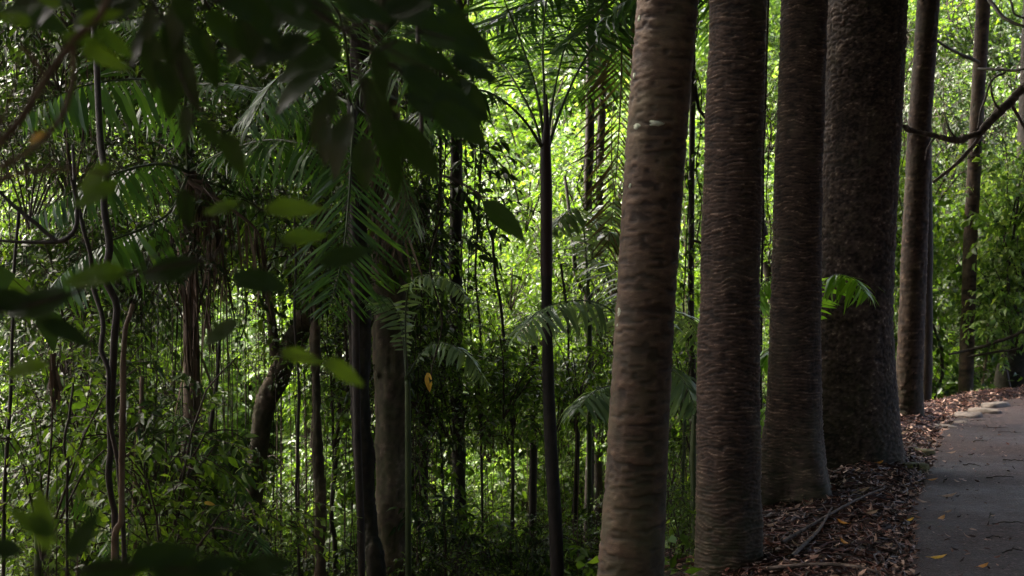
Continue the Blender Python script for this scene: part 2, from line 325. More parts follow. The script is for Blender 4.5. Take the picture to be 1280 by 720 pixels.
# ------------------------------------------------------------------ the row of big trunks on the right
def px_line(rows, d):
    """rows (px, py, width_px) at distance d -> centre points and radii, low to high"""
    rows = sorted(rows, key=lambda r: -r[1]); pts = np.array([P(r[0], r[1], d) for r in rows]); rad = np.array([r[2] * d / F / 2 for r in rows])
    return pts, rad
def trunk_profile(rows, d, top, flare=0., flare_h=.3, base_sink=.1):
    pts, rad = px_line(rows, d)
    zz = pts[:, 2]; bz = gz(pts[0, 0], pts[0, 1]) - base_sink
    def cx(z):
        z = np.asarray(z, float); x = np.interp(z, zz, pts[:, 0]); r = np.interp(z, zz, rad)
        sl = (pts[-1, 0] - pts[-2, 0]) / (zz[-1] - zz[-2]); x = np.where(z > zz[-1], pts[-1, 0] + (z - zz[-1]) * sl * np.exp(-(z - zz[-1]) / 8), x)
        sl0 = (pts[1, 0] - pts[0, 0]) / (zz[1] - zz[0]); x = np.where(z < zz[0], pts[0, 0] + (z - zz[0]) * sl0, x)
        r = np.where(z > zz[-1], rad[-1] * (1 - .45 * np.clip((z - zz[-1]) / max(top - zz[-1], .1), 0, 1)), r)
        return x, r
    return cx, pts[0, 1], bz
def relief(style, x, y, z, R0):
    if style == 'ringed':
        w = vnoise(x * 5, y * 5, z * 5); w2 = vnoise(x * 14, y * 14, z * 20)
        q = z * 46 + 1.3 * w + .75 * w2; fl = np.floor(q); saw = q - fl
        brk = vnoise(x * 24 + fl * 7.3, y * 24, fl * 3.1); b = vnoise(x * 60, y * 60, z * 130); a = vnoise(x * 15, y * 15, z * 58)
        h = .46 + .42 * (saw - .5) * (1 + .8 * brk) + .26 * brk + .24 * b + .26 * a
        h = np.clip(h, 0, 1); return h, (h - .5) * .0125 + .006 * w
    if style == 'mottled':
        a = vnoise(x * 10, y * 10, z * 34); b = vnoise(x * 40, y * 40, z * 95); c = vnoise(x * 15 + 4, y * 15, z * 60); e = vnoise(x * 22 + 4, y * 22, z * 48 + 9)
        h = .58 + .26 * a + .24 * b - 1.3 * np.clip(c - .30, 0, 1) - 1.3 * np.clip(e - .36, 0, 1); h = np.clip(h, 0, 1); return h, (h - .5) * .009
    a = vnoise(x * 42, y * 42, z * 66); b = vnoise(x * 75, y * 75, z * 105); c = vnoise(x * 7, y * 7, z * 16); e = vnoise(x * 18, y * 18, z * 38 + 3)
    h = .42 + .34 * a + .40 * b + .18 * c + .22 * e; return np.clip(h, 0, 1), (np.clip(h, 0, 1) ** 1.3 - .5) * .016
def big_trunk(rows, d, top, style, mat, seg, step, flare, flare_h, lobes=0, name='trunk', parent=None):
    cx, y0, bz = trunk_profile(rows, d, top)
    vis = P(640, -40, d)[2]; z = np.concatenate([np.arange(bz, vis, step), np.linspace(vis, top, 24)[0:]])
    th = np.linspace(0, 2 * np.pi, seg, endpoint=False); x0, r = cx(z)
    zz = z[:, None]; rr = r[:, None] * (1 + .02 * vnoise(np.cos(th) * 1.2 + 9, np.sin(th) * 1.2, zz * 1.1))
    fl = np.exp(-np.clip(zz - (bz + .1), 0, 9) / flare_h)
    rr = rr + flare * fl * (1 + (.55 * np.cos(th * lobes + d) + .3 * np.cos(th * (lobes + 2) + 2 * d) if lobes else 0))
    c, s = np.cos(th), np.sin(th)
    h, dp = relief(style, rr * c + 3 * d, rr * s, zz + 0 * th, r)
    rr = rr + dp
    v = np.stack([x0[:, None] + rr * c, y0 + rr * s + .02 * vnoise(zz * .5, d, .3), zz + 0 * rr], -1)
    n = len(z); i = np.arange(n - 1)[:, None] * seg; j = np.arange(seg)[None]; j2 = (j + 1) % seg
    mb = MB(); mb.add(v.reshape(-1, 3), np.stack([i + j, i + j2, i + seg + j2, i + seg + j], -1).reshape(-1, 4), 0, h.reshape(-1))
    return obj(name, mb.mesh(name, [mat]), parent), (float(x0[-1]), float(y0), float(z[-1]))

def crown_mesh(name, rad, hgt, n_tw, tl, L, Wr, seed, nleaf=9, mat='canopy', tmat='twig', shape='simple', limbs=6, hollow=.25, droop=.5):
    rng = np.random.default_rng(seed); mb = MB()
    for k in range(limbs):
        a = 2 * math.pi * (k + rng.random() * .6) / limbs; e = rng.uniform(.1, .9)
        tip = np.array([math.cos(a) * rad * .75, math.sin(a) * rad * .75, hgt * (e - .4)])
        tube(mb, curve([(0, 0, -hgt * .45), tip * .45 + np.array([0, 0, hgt * .03]), tip], 6), np.linspace(rad * .012, rad * .004, 6), 5, 1)
    cl = rng.normal(0, 1, (max(6, n_tw // 9), 3)); cl = unit(cl) * rng.uniform(hollow, .85, (len(cl), 1))
    for k in range(n_tw):
        c = cl[rng.integers(len(cl))] + rng.normal(0, .17, 3)
        p = c * np.array([rad, rad, hgt * .5]); d = np.array([c[0], c[1], c[2] * .3]) + rng.normal(0, .5, 3)
        twig_cluster(mb, p, d, nleaf, tl, L, Wr, shape, 0, 1, droop, .7, .004 + rad * .0006, rng)
    return mb.mesh(name, [M[mat], M[tmat]])

CANOPY = [crown_mesh('canopy_crown', 3.6, 3.0, 450, .95, .36, .55, s, 9) for s in (1, 2, 3)]
CANOPY_TOP = [crown_mesh('high_crown', 2.6, 2.4, 150, .9, .34, .5, s, 9) for s in (4, 5)]

def canopy_on(root, x, y, z, sc=1.0, k=0, dens=1):
    o = obj('crown', CANOPY[k % 3], root, (x, y, z), (0, 0, k * 1.7), (sc, sc, sc * .8)); return o

T = {}
def row_tree(key, label, rows, d, style, mat, seg, step, flare, flare_h, lobes, top, crown_sc):
    x, y = P(rows[-1][0], rows[-1][1], d)[:2]
    t = thing('rainforest_tree', label, 'tree', (0, 0, 0), 'row of tall bare trunks beside the path')
    tr, tip = big_trunk(rows, d, top, style, M[mat], seg, step, flare, flare_h, lobes, 'trunk', t)
    canopy_on(t, *tip, crown_sc, int(d))
    T[key] = t; return t
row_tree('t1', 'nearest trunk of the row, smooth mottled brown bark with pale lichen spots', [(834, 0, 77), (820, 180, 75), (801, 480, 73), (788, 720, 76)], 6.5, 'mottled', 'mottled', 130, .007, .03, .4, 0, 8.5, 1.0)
row_tree('t2', 'second trunk of the row, straight with rough dark horizontally ringed bark', [(923, 0, 71), (916, 240, 73), (910, 480, 76), (910, 700, 80)], 7.6, 'ringed', 'ringed', 150, .005, .014, .3, 5, 9.5, 1.05)
row_tree('t3', 'ringed trunk with mossy flared foot standing against the giant trunk', [(1006, 0, 57), (999, 200, 59), (994, 420, 63), (992, 560, 67)], 9.5, 'ringed', 'ringed', 140, .0055, .17, .22, 3, 10.0, 1.0)
row_tree('t4', 'giant trunk, the thickest of the row, with dark scaly bark', [(1083, 0, 102), (1073, 240, 97), (1067, 400, 95), (1068, 560, 108)], 11.0, 'scaly', 'scaly', 220, .0095, .085, .34, 4, 10.5, 1.15)
row_tree('t5', 'thin brown trunk just right of the giant trunk', [(1160, 0, 27), (1150, 150, 29), (1143, 330, 32), (1136, 500, 34)], 14.0, 'ringed', 'ringed', 72, .018, .03, .15, 0, 9.0, .9)
row_tree('t7', 'slim grey brown trunk with crossing side branches near the far path edge', [(1229, 0, 18), (1222, 120, 17), (1213, 300, 17), (1207, 480, 18)], 18.0, 'mottled', 'ringed', 48, .03, .02, .15, 0, 9.0, .9)
row_tree('t8', 'dark trunk at the right edge where the path bends away', [(1292, 60, 30), (1287, 250, 34), (1277, 420, 40), (1270, 470, 50)], 19.0, 'ringed', 'dark_rough', 72, .02, .12, .22, 0, 9.0, 1.0)

# lichen spots on the nearest trunk: thin crusts a few millimetres thick wrapped round the bark
cx1, y1, _ = trunk_profile([(834, 0, 77), (820, 180, 75), (801, 480, 73), (788, 720, 76)], 6.5, 8.5)
for (qx, qy, w, h) in ((797, 157, 12, 7), (820, 154, 17, 8), (775, 392, 8, 15), (774, 408, 7, 7), (772, 467, 8, 6), (801, 20, 5, 7), (795, 92, 5, 8), (789, 232, 5, 6)):
    p = P(qx, qy, 6.36); xc, r = cx1(p[2]); u = np.clip((p[0] - float(xc)) / float(r), -.93, .93); th0 = -math.acos(u); mb = MB()
    ring = []; N = 16; hw = w * 6.4 / F / 2; hh = h * 6.4 / F / 2
    for lay, (q, e) in enumerate(((1.0, -.004), (.85, -.0005), (.0, .0))):
        for k in range(N):
            a = 2 * math.pi * k / N; rr = q * (1 + .5 * vnoise(math.cos(a) * 1.7 + qx, math.sin(a) * 1.7, 0.3) + .25 * vnoise(math.cos(a) * 4 + qx, math.sin(a) * 4, 0.7))
            th = th0 + rr * hw * math.cos(a) / float(r); z = p[2] + rr * hh * math.sin(a)
            x_, r_ = cx1(z); ring.append((float(x_) + (float(r_) + .004 + e) * math.cos(th), y1 + (float(r_) + .004 + e) * math.sin(th), z))
    f = np.array([(l * N + k, l * N + (k + 1) % N, (l + 1) * N + (k + 1) % N, (l + 1) * N + k) for l in range(2) for k in range(N)])
    mb.add(ring, f); obj('lichen_patch', mb.mesh('lichen_patch', [M['lichen']]), T['t1'])

# ------------------------------------------------------------------ other trunks, lianas, limbs
def px_tube(mb, rows, n=28, seg=8, mat=0, wob=0.0, tint=.5, seed=0, rough=False):
    """rows: (px, py, width_px, d)"""
    pts = np.array([P(r[0], r[1], r[3]) for r in rows]); rad = np.array([r[2] * r[3] / F / 2 for r in rows])
    c = curve(pts, n); rr = np.interp(np.linspace(0, 1, n), np.linspace(0, 1, len(rad)), rad)
    if wob:
        s = np.linspace(0, 1, n) * len(rows) * 1.6
        c = c + wob * np.stack([vnoise(s, seed + .5, .3), vnoise(s, seed + .5, 7.3), .5 * vnoise(s, seed + .5, 3.3)], -1)
    rr = rr * (1 + .12 * vnoise(np.linspace(0, 1, n) * 9, seed + .3, 2.2))
    if rough:
        v, f = tube_arrays(c, rr, seg); cc = np.repeat(c, seg, 0); nn = unit(v - cc); x, y, z = v.T
        h = np.clip(.5 + .4 * vnoise(x * 30, y * 30, z * 9) + .35 * vnoise(x * 55, y * 55, z * 40) + .3 * vnoise(x * 12, y * 12, z * 5), 0, 1)
        v = v + nn * ((h - .5) * .02 + .012 * vnoise(x * 6, y * 6, z * 4))[:, None]; mb.add(v, f, mat, h)
    else: tube(mb, c, rr, seg, mat, tint)
    return c
def to_ground(rows):
    """add a foot below the lowest row so that the stem stands in the ground"""
    r = rows[-1]; p = P(r[0], r[1], r[3]); z = gz(p[0], p[1]) - .1
    if p[2] > z:
        q = np.array([p[0], p[1], z]); a, b = pix(q); return rows + [(a, b, r[2] * 1.15, r[3])]
    return rows
LATE = []
def stem_thing(name, label, cat, rows, mat, crown=None, group=None, branches=(), n=40, seg=10, wob=.015, seed=0, part='trunk'):
    rows = to_ground(list(rows)); t = thing(name, label, cat, (0, 0, 0), group)
    mb = MB(); px_tube(mb, rows, n, seg, 0, wob, seed=seed, rough='rough' in mat); obj(part, mb.mesh(part, [M[mat]]), t)
    for b in branches:
        mb = MB(); px_tube(mb, b, 18, 6, 0, wob, seed=seed + 3); obj('branch', mb.mesh('branch', [M[mat]]), t)
    if crown == 'sap': LATE.append((t, P(rows[0][0], rows[0][1], rows[0][3]), seed))
    elif crown:
        p = P(rows[0][0], rows[0][1], rows[0][3]); top = np.array([p[0], p[1], max(crown[0], 2.4 + .2 * p[1] + 1.4 * crown[1])])
        mb = MB(); r0 = rows[0][2] * rows[0][3] / F / 2; tube(mb, curve([p - np.array([0, 0, .05]), (p + top) / 2, top], 8), np.linspace(r0, r0 * .6, 8), 7); obj('upper_trunk', mb.mesh('upper_trunk', [M[mat]]), t)
        canopy_on(t, *top, crown[1] * .55, seed)
    return t
stem_thing('rainforest_tree', 'pale brown trunk lit on its left side with a dark trunk crossing beside it', 'tree', [(478, -30, 30, 10.5), (482, 200, 38, 10.5), (487, 350, 42, 10.5), (489, 560, 40, 10.5), (489, 720, 40, 10.5)], 'pale_rough', (6.6, 1.0), None, n=420, seg=44, seed=1)
stem_thing('rainforest_tree', 'dark leaning trunk in front of the pale trunk, crossing it near the ground', 'tree', [(452, -30, 18, 10), (446, 180, 25, 10), (448, 400, 27, 9.9), (453, 560, 23, 9.8), (463, 660, 21, 9.8), (471, 735, 20, 9.7)], 'dark_rough', (6.0, .9), None, n=320, seg=32, seed=2)
stem_thing('rainforest_tree', 'leaning brown trunk forking at mid height in front of the bright left gap', 'tree', [(402, 330, 22, 12.5), (380, 400, 26, 12.5), (347, 470, 28, 12.5), (328, 520, 26, 12.5), (318, 620, 24, 12.5), (308, 720, 25, 12.5)], 'brown_rough', (5.5, .9), None, [[(347, 470, 17, 12.5), (340, 400, 13, 12.5), (333, 330, 9, 12.6), (322, 260, 7, 12.6)], [(385, 395, 13, 12.5), (366, 360, 9, 12.4), (352, 300, 7, 12.4)], [(392, 360, 12, 12.5), (395, 250, 10, 12.6), (392, 120, 9, 12.6)]], n=280, seg=36, seed=3)
stem_thing('sapling_tree', 'straight thin brown trunk just left of the crossing trunks', 'tree', [(398, 330, 9, 10), (396, 420, 12, 10), (398, 560, 13, 10), (400, 720, 15, 10)], 'brown_rough', 'sap', None, n=200, seg=24, seed=4)
stem_thing('rainforest_tree', 'dark vine draped trunk between the pale trunk and the bright centre', 'tree', [(578, -30, 15, 13), (572, 150, 16, 13), (570, 300, 16, 13), (571, 450, 15, 13), (575, 700, 16, 13)], 'dark_rough', (7, .9), None, n=200, seg=20, seed=5)
stem_thing('rainforest_tree', 'dim upright trunk right beside the pale trunk', 'tree', [(536, -30, 13, 14), (533, 150, 15, 14), (530, 350, 14, 14), (528, 690, 14, 14)], 'dark_bark', (7, .8), None, seed=6)
stem_thing('rainforest_tree', 'thin dark forked trunk left of the nearest mottled trunk', 'tree', [(738, -30, 11, 15), (737, 150, 11, 15), (735, 260, 12, 15), (736, 400, 11, 15), (738, 560, 11, 15), (735, 700, 12, 15)], 'dark_bark', (7, .9), None, [[(736, 372, 8, 15), (722, 350, 7, 15), (716, 300, 5, 15), (706, 220, 4, 15.2)], [(737, 300, 6, 15), (752, 330, 6, 15), (758, 362, 5, 15), (775, 372, 4, 15)]], seed=7)
stem_thing('rainforest_tree', 'second thin trunk behind the drooping brown palm frond', 'tree', [(756, -30, 10, 16), (752, 120, 10, 16), (748, 330, 9, 16), (748, 600, 10, 16)], 'dark_bark', (7, .7), None, seed=8)
stem_thing('rainforest_tree', 'dim slender trunk in shadow low behind the slender dark palm', 'tree', [(668, 430, 9, 14), (667, 560, 10, 14), (666, 720, 11, 14)], 'dark_bark', 'sap', None, seed=9)
stem_thing('rainforest_tree', 'thin dark trunk in front of the low bright gap, right of the slender palm', 'tree', [(722, 480, 6, 13), (720, 600, 7, 13), (719, 700, 8, 13)], 'dark_bark', 'sap', None, seed=10)
stem_thing('rainforest_tree', 'thin shadowed trunk half hidden behind the thin brown trunk by the giant', 'tree', [(1158, 180, 14, 16), (1158, 380, 15, 16), (1157, 520, 16, 16)], 'dark_bark', (8, .8), None, seed=11)
stem_thing('rainforest_tree', 'leaning dark trunk in the gap between the second and third row trunks', 'tree', [(940, 200, 13, 15), (952, 290, 14, 15), (962, 345, 14, 15), (985, 480, 15, 15)], 'dark_bark', (7.5, .8), None, seed=12)
stem_thing('rainforest_tree', 'narrow dark trunk in the gap right of the nearest mottled trunk', 'tree', [(866, -20, 7, 13), (864, 260, 8, 13), (866, 500, 8, 13), (862, 660, 8, 13)], 'dark_bark', (7, .7), None, [[(865, 90, 5, 13), (872, 130, 5, 13), (884, 152, 4, 13)], [(865, 300, 4, 13), (878, 305, 4, 13), (890, 320, 3, 13)]], seed=13)
# thin green canes between the first two trunks
for k, (a, b, w, d) in enumerate(((868, 866, 9, 8.3), (857, 851, 5, 8.8), (874, 873, 5, 8.9))):
    stem_thing('green_cane', ['thickest green cane standing against the second row trunk', 'slanting thin cane between the first two row trunks', 'thin upright cane at the left side of the second row trunk'][k], 'plant stem', [(a, 520 - 30 * k, w * .8, d), ((a + b) / 2, 620, w, d), (b, 720, w, d)], 'stem_green', None, 'canes between the two nearest trunks', n=20, seg=8, seed=20 + k, part='stem')

# lianas and dark stems of the left half
LI = [
 ('dark twisted liana, thicker of the pair rising at the far left', [(118, -20, 8, 7.5), (124, 160, 8, 7.2), (131, 240, 9, 7), (137, 320, 9, 7), (143, 390, 9, 7), (141, 470, 10, 7), (133, 540, 9, 7), (139, 620, 8, 7), (143, 740, 9, 7)], 'dark_bark'),
 ('thinner liana leaning onto the dark twisted liana', [(90, 180, 4, 7.2), (100, 270, 5, 7), (116, 340, 6, 7), (128, 420, 6, 6.95), (136, 480, 6, 6.9), (147, 600, 6, 6.9), (150, 740, 6, 6.9)], 'dark_bark'),
 ('reddish brown upright stem right of the dark twisted liana', [(160, 380, 6, 6.3), (156, 450, 7, 6.3), (152, 560, 8, 6.3), (149, 640, 8, 6.3), (147, 760, 9, 6.3)], 'brown_bark'),
 ('hair thin straight stem low at the far left', [(88, 480, 3, 7.5), (84, 560, 3.5, 7.5), (82, 690, 3.5, 7.5)], 'dark_bark'),
 ('thin vertical vine in front of the bright left gap', [(366, 250, 2.5, 9.5), (370, 400, 3, 9.5), (371, 560, 3.5, 9.5), (374, 720, 3.5, 9.5)], 'dark_bark'),
 ('dark stem with a kink rising left of the leaning brown trunk', [(276, 420, 4, 9.8), (262, 540, 6, 9.8), (258, 640, 6, 9.8), (270, 720, 7, 9.8)], 'dark_bark'),
 ('brown stem low between the liana pair and the dead palm', [(176, 470, 5, 8.5), (170, 560, 6, 8.5), (172, 700, 7, 8.5)], 'brown_bark'),
 ('dark upright stem left of the crossing trunks behind the leaves', [(418, 330, 5, 12.5), (424, 480, 6, 12.5), (416, 640, 6, 12.5), (420, 720, 6, 12.5)], 'dark_bark'),
 ('long thin vine hanging between the dim trunk and the vine draped trunk', [(552, -20, 4, 12), (549, 160, 4, 12), (554, 330, 4, 12), (548, 470, 3, 12), (552, 620, 3, 12)], 'dark_bark'),
 ('thin vine hanging right of the vine draped trunk', [(598, 130, 3, 12.5), (600, 200, 3, 12.5), (597, 330, 3, 12.5), (602, 470, 3, 12.5), (600, 600, 3, 12.5)], 'dark_bark'),
 ('short leaning stem in front of the bright centre foliage', [(609, 250, 3, 13), (614, 300, 4, 13), (621, 340, 4, 13), (630, 420, 4, 13), (640, 560, 4, 13)], 'dark_bark'),
 ('thin vine beside the leaning trunk, looping towards the gap', [(700, 330, 3, 12), (712, 420, 3, 12), (703, 520, 3, 12), (690, 590, 3, 12)], 'dark_bark'),
 ('long straight vine near the third and second row trunks', [(958, -10, 3, 12), (956, 200, 3, 12), (950, 400, 3, 12), (956, 600, 3, 12)], 'dark_bark'),
 ('fine stem at the far left edge behind the foreground leaves', [(22, 260, 4, 8), (14, 420, 4, 8), (8, 560, 5, 8), (4, 720, 5, 8)], 'dark_bark'),
]
for k, (lab, rows, m) in enumerate(LI):
    rows = to_ground(rows); mb = MB(); px_tube(mb, rows, 60, 7, 0, .03, seed=30 + k)
    tag(obj('liana', mb.mesh('liana', [M[m]])), lab, 'vine', 'lianas and thin stems in the gully')
# leafy vines hanging like curtains between the dim trunk and the bright centre
def leafy_vine(label, px, py0, py1, d, seed, L=.05, n=90):
    rng = np.random.default_rng(seed); a, b = P(px, py0, d), P(px + rng.uniform(-8, 8), py1, d); s = np.linspace(0, 1, 30)[:, None]
    c = a + (b - a) * s + .05 * np.stack([vnoise(s[:, 0] * 7, seed, .3), vnoise(s[:, 0] * 7, seed, 4.3), 0 * s[:, 0]], 1)
    t = thing('hanging_vine', label, 'vine', (0, 0, 0), 'leafy vines hanging in curtains'); mb = MB(); tube(mb, c, .006, 5); obj('stem', mb.mesh('stem', [M['twig']]), t)
    i = np.sort(rng.uniform(0, 29, n)); p = np.stack([np.interp(i, np.arange(30), c[:, k]) for k in range(3)], 1) + rng.normal(0, .035, (n, 3)); ang = rng.uniform(0, 6.28, n)
    dd = np.stack([np.cos(ang), np.sin(ang), rng.uniform(-1.6, -.2, n)], 1); mb = MB(); ll = L * rng.uniform(.6, 1.5, n)
    leaves(mb, p, dd, np.array([0, 0, 1.0]) + rng.normal(0, .5, (n, 3)), ll, ll * .55, 'simple', 0, rng.random(n), 1.0); obj('foliage', mb.mesh('foliage', [M['leaf_dark' if seed % 3 else 'leaf']]), t)
VL = [(520, 120, 470, 12.6), (541, -30, 475, 9.25), (560, 60, 520, 12.4), (584, -30, 380, 12.6), (592, 140, 460, 12.2), (606, 170, 330, 12.8), (512, -20, 330, 12.8), (552, 250, 620, 12.0), (748, -20, 260, 14), (762, 120, 420, 14.4), (728, 200, 420, 13.6), (300, 250, 430, 11.5), (335, 280, 450, 11.8), (870, -20, 300, 12.5), (862, 200, 520, 12.2), (957, 30, 330, 13), (1128, 90, 420, 17), (424, 250, 520, 12.5)]
VN = ['leafy vine just right of the pale trunk', 'long leafy vine over the dim upright trunk', 'leafy vine left of the vine draped trunk', 'leafy vine hanging down the vine draped trunk', 'leafy vine right of the vine draped trunk', 'short leafy vine at the edge of the bright centre', 'leafy vine hanging high behind the pale trunk', 'low leafy vine between dim trunk and vine draped trunk', 'leafy vine on the second thin trunk behind the brown hanging frond', 'leafy vine just left of the nearest trunk', 'leafy vine on the thin dark forked trunk', 'leafy vine at the left of the bright left gap', 'leafy vine at the right of the bright left gap', 'leafy vine high in the gap right of the nearest trunk', 'leafy vine low in the gap right of the nearest trunk', 'leafy vine in the gap before the third trunk', 'leafy vine right beside the giant trunk', 'leafy vine between leaning brown trunk and crossing trunks']
for k, (a, b, c_, d_) in enumerate(VL): leafy_vine(VN[k], a, b, c_, d_, 600 + k)
# looping liana, top left
mb = MB(); px_tube(mb, [(-15, 300, 4, 6), (20, 302, 4, 6), (60, 303, 5, 6), (80, 300, 6, 6), (94, 285, 6, 6), (97, 262, 5, 6), (90, 225, 5, 6)], 40, 6, 0, .006, seed=50)
px_tube(mb, [(18, 258, 5, 6), (40, 275, 6, 6), (58, 292, 6, 6), (72, 302, 5, 6)], 20, 6, 0, .006, seed=51); px_tube(mb, [(18, 258, 5, 6), (-5, 236, 5, 6), (-40, 215, 5, 6)], 12, 6, 0, .006, seed=52)
tag(obj('looping_liana', mb.mesh('looping_liana', [M['dark_bark']])), 'looping dark liana curled like a hook at the far left', 'vine')

# bare grey limb that reaches in from the right, on a tree that stands beyond the frame
t = thing('bare_limbed_tree', 'tree beyond the right edge reaching in with a bare curved grey limb', 'tree', (0, 0, 0))
d = 12.5
rows = to_ground([(1425, -60, 50, d), (1420, 200, 56, d), (1412, 480, 60, d)]); mb = MB(); px_tube(mb, rows, 30, 16, 0, .01); obj('trunk', mb.mesh('trunk', [M['ringed']]), t)
mb = MB(); px_tube(mb, [(1418, 30, 20, d), (1340, 62, 14, d), (1280, 110, 10, d - .1), (1262, 128, 8.5, d - .15), (1248, 140, 10, d - .2), (1225, 164, 9, d - .2), (1210, 171, 7.5, d - .2), (1196, 175, 9.5, d - .25), (1170, 170, 6, d - .3), (1140, 163, 5, d - .35), (1127, 155, 3.5, d - .35)], 200, 16, 0, .016, seed=61, rough=True)
obj('limb', mb.mesh('limb', [M['grey_rough']]), t)
for b in ([(1196, 174, 3, d - .25), (1186, 160, 2.5, d - .3), (1180, 140, 1.5, d - .4)], [(1170, 170, 3, d - .3), (1160, 184, 2, d - .4), (1156, 200, 1.2, d - .5)], [(1250, 138, 3.5, d - .2), (1240, 120, 2.5, d - .3), (1238, 95, 1.5, d - .4)], [(1232, 158, 6, d - .2), (1218, 180, 5, d - .2), (1195, 205, 5, d - .3), (1166, 228, 3.5, d - .4)], [(1262, 125, 5, d - .1), (1275, 150, 4, d), (1292, 180, 4, d)]):
    mb = MB(); px_tube(mb, b, 16, 6, 0, .008, seed=62); obj('branch', mb.mesh('branch', [M['grey_limb']]), t)
canopy_on(t, *P(1425, -60, d) + np.array([0, 0, 2.6]), .9, 2)
# side branches crossing in front of the slim trunk t7
for b in ([(1224, 78, 6, 17.8), (1200, 68, 6, 17.5), (1182, 58, 5, 17.2), (1165, 46, 4, 17)], [(1222, 86, 5, 17.8), (1245, 87, 5, 17.5), (1270, 88, 5, 17.3), (1300, 82, 4, 17)], [(1258, 90, 4, 17.4), (1240, 100, 4, 17.5), (1230, 128, 4, 17.6), (1222, 160, 3, 17.7)], [(1236, 0, 7, 17.8), (1252, 20, 7, 17.4), (1270, 30, 6, 17.2), (1300, 38, 6, 17)], [(1186, 443, 3, 17.5), (1209, 438, 5, 17.6), (1232, 432, 6, 17.5), (1256, 424, 6, 17.4), (1285, 412, 7, 17.3)], [(1209, 446, 4, 17.7), (1240, 441, 4, 17.5), (1275, 436, 5, 17.3)], [(1263, 0, 4, 17.2), (1268, 18, 4, 17.1), (1285, 24, 4, 17)]):
    mb = MB(); px_tube(mb, [(q[0], q[1], q[2] * .72, q[3]) for q in b], 24, 6, 0, .02, seed=64); obj('branch', mb.mesh('branch', [M['dark_bark']]), T['t7'])

# ------------------------------------------------------------------ palms
def frond_mesh(pts, n, L, wd, rach=.010, mat='frond', drop=.35, sweep=.55, sides=(1, -1), start=.12, seed=0, prof=None, up=None, jit=.15, rmat='stem_green', gap=.07, split=None):
    """palm frond: a tapering rachis with leaflets on both sides; returns (rachis-and-leaflets MB)"""
    rng = np.random.default_rng(seed); c = curve(pts, 40); s = np.linspace(0, 1, 40)
    mb = MB(); tube(mb, c, np.linspace(rach, rach * .15, 40), 6, 1)
    t = np.linspace(start, .995, n); q = np.stack([np.interp(t, s, c[:, k]) for k in range(3)], 1)
    tang = unit(np.stack([np.interp(t, s, np.gradient(c[:, k])) for k in range(3)], 1))
    U = np.array([0, 0, 1.0]) if up is None else np.asarray(up, float)
    side = unit(np.cross(tang, U) + 1e-6)
    pr = np.sin(np.pi * (t - start) / (1 - start) * .82 + .30) if prof is None else prof(t)
    fo = None
    if split is not None: fo = obj('frond', mb.mesh('frond', [M[mat], M[rmat]]), split)
    for sg in sides:
        keep = rng.random(n) >= gap
        d = side * sg + tang * sweep + np.array([0, 0, -drop]) + rng.normal(0, jit, (n, 3))
        nn = np.cross(tang, side) * -1
        nn = nn * np.sign(nn[:, 2:3] + 1e-6) if up is None else np.broadcast_to(U, (n, 3))
        ll = L * pr * rng.uniform(.88, 1.08, n)
        if fo is not None:
            up_ = nn + rng.normal(0, .25, (n, 3)); sg_ = rng.uniform(.7, 1.8, n); tt = np.clip(rng.normal(.5, .2, n), 0, 1)
            for k in np.flatnonzero(keep):
                m1 = MB(); leaves(m1, q[k], d[k], up_[k], ll[k:k + 1], (wd * (.6 + .4 * pr))[k:k + 1], 'strip', 0, tt[k:k + 1], sg_[k:k + 1]); obj('leaflet', m1.mesh('leaflet', [M[mat]]), fo)
            continue
        leaves(mb, q[keep], d[keep], (nn + rng.normal(0, .25, (n, 3)))[keep], ll[keep], wd * (.6 + .4 * pr[keep]), 'strip', 0, np.clip(rng.normal(.5, .2, n), 0, 1)[keep], rng.uniform(.7, 1.8, n)[keep])
    return fo or mb.mesh('frond', [M[mat], M[rmat]])
def pxs(*rows): return [P(*r) for r in rows]

# slender dark palm in the centre
t = thing('slender_palm', 'slender dark palm with a reddish stem and arching fronds in front of the bright centre', 'palm')
mb = MB(); px_tube(mb, to_ground([(683, 300, 13.5, 9.5), (684, 420, 14, 9.5), (689, 560, 15, 9.5), (697, 720, 17, 9.5)]), 60, 14, 0, .006); obj('trunk', mb.mesh('trunk', [M['black_bark']]), t)
mb = MB(); px_tube(mb, [(683, 118, 2, 9.5), (683, 140, 6, 9.5), (683, 162, 9, 9.5), (682, 195, 13, 9.5), (683, 240, 14, 9.5), (683, 320, 15, 9.5), (683.5, 345, 14, 9.5)], 26, 14); obj('crownshaft', mb.mesh('crownshaft', [M['crownshaft']]), t)
d = 9.5
PF = [
 (pxs((681, 190, d), (674, 130, d), (662, 85, d), (640, 25, d), (600, -60, d - .3), (540, -70, d - .6)), 46, .42, .022, dict(start=.30, drop=.7)),
 (pxs((684, 190, d), (700, 140, d + .1), (722, 90, d + .2), (745, 52, d + .3), (770, 14, d + .2), (805, -5, d), (850, 30, d - .4)), 46, .40, .028, dict(start=.34, drop=.8)),
 (pxs((678, 185, d), (655, 150, d - .2), (620, 120, d - .4), (585, 113, d - .6), (540, 135, d - .9), (500, 185, d - 1.1)), 44, .38, .024, dict(start=.36, drop=.5)),
 (pxs((682, 180, d), (680, 110, d + .3), (679, 40, d + .7), (690, -50, d + 1.2), (700, -60, d + 2)), 40, .42, .022, dict(start=.42, drop=.4)),
 (pxs((684, 180, d), (692, 120, d + .3), (703, 70, d + .6), (720, 10, d + 1), (745, -40, d + 1.6)), 40, .42, .022, dict(start=.38, drop=.4)),
 (pxs((678, 190, d), (668, 150, d + .3), (645, 105, d + .5), (625, 80, d + .8), (590, 70, d + 1.2)), 36, .26, .02, dict(start=.4, drop=.3)),
]
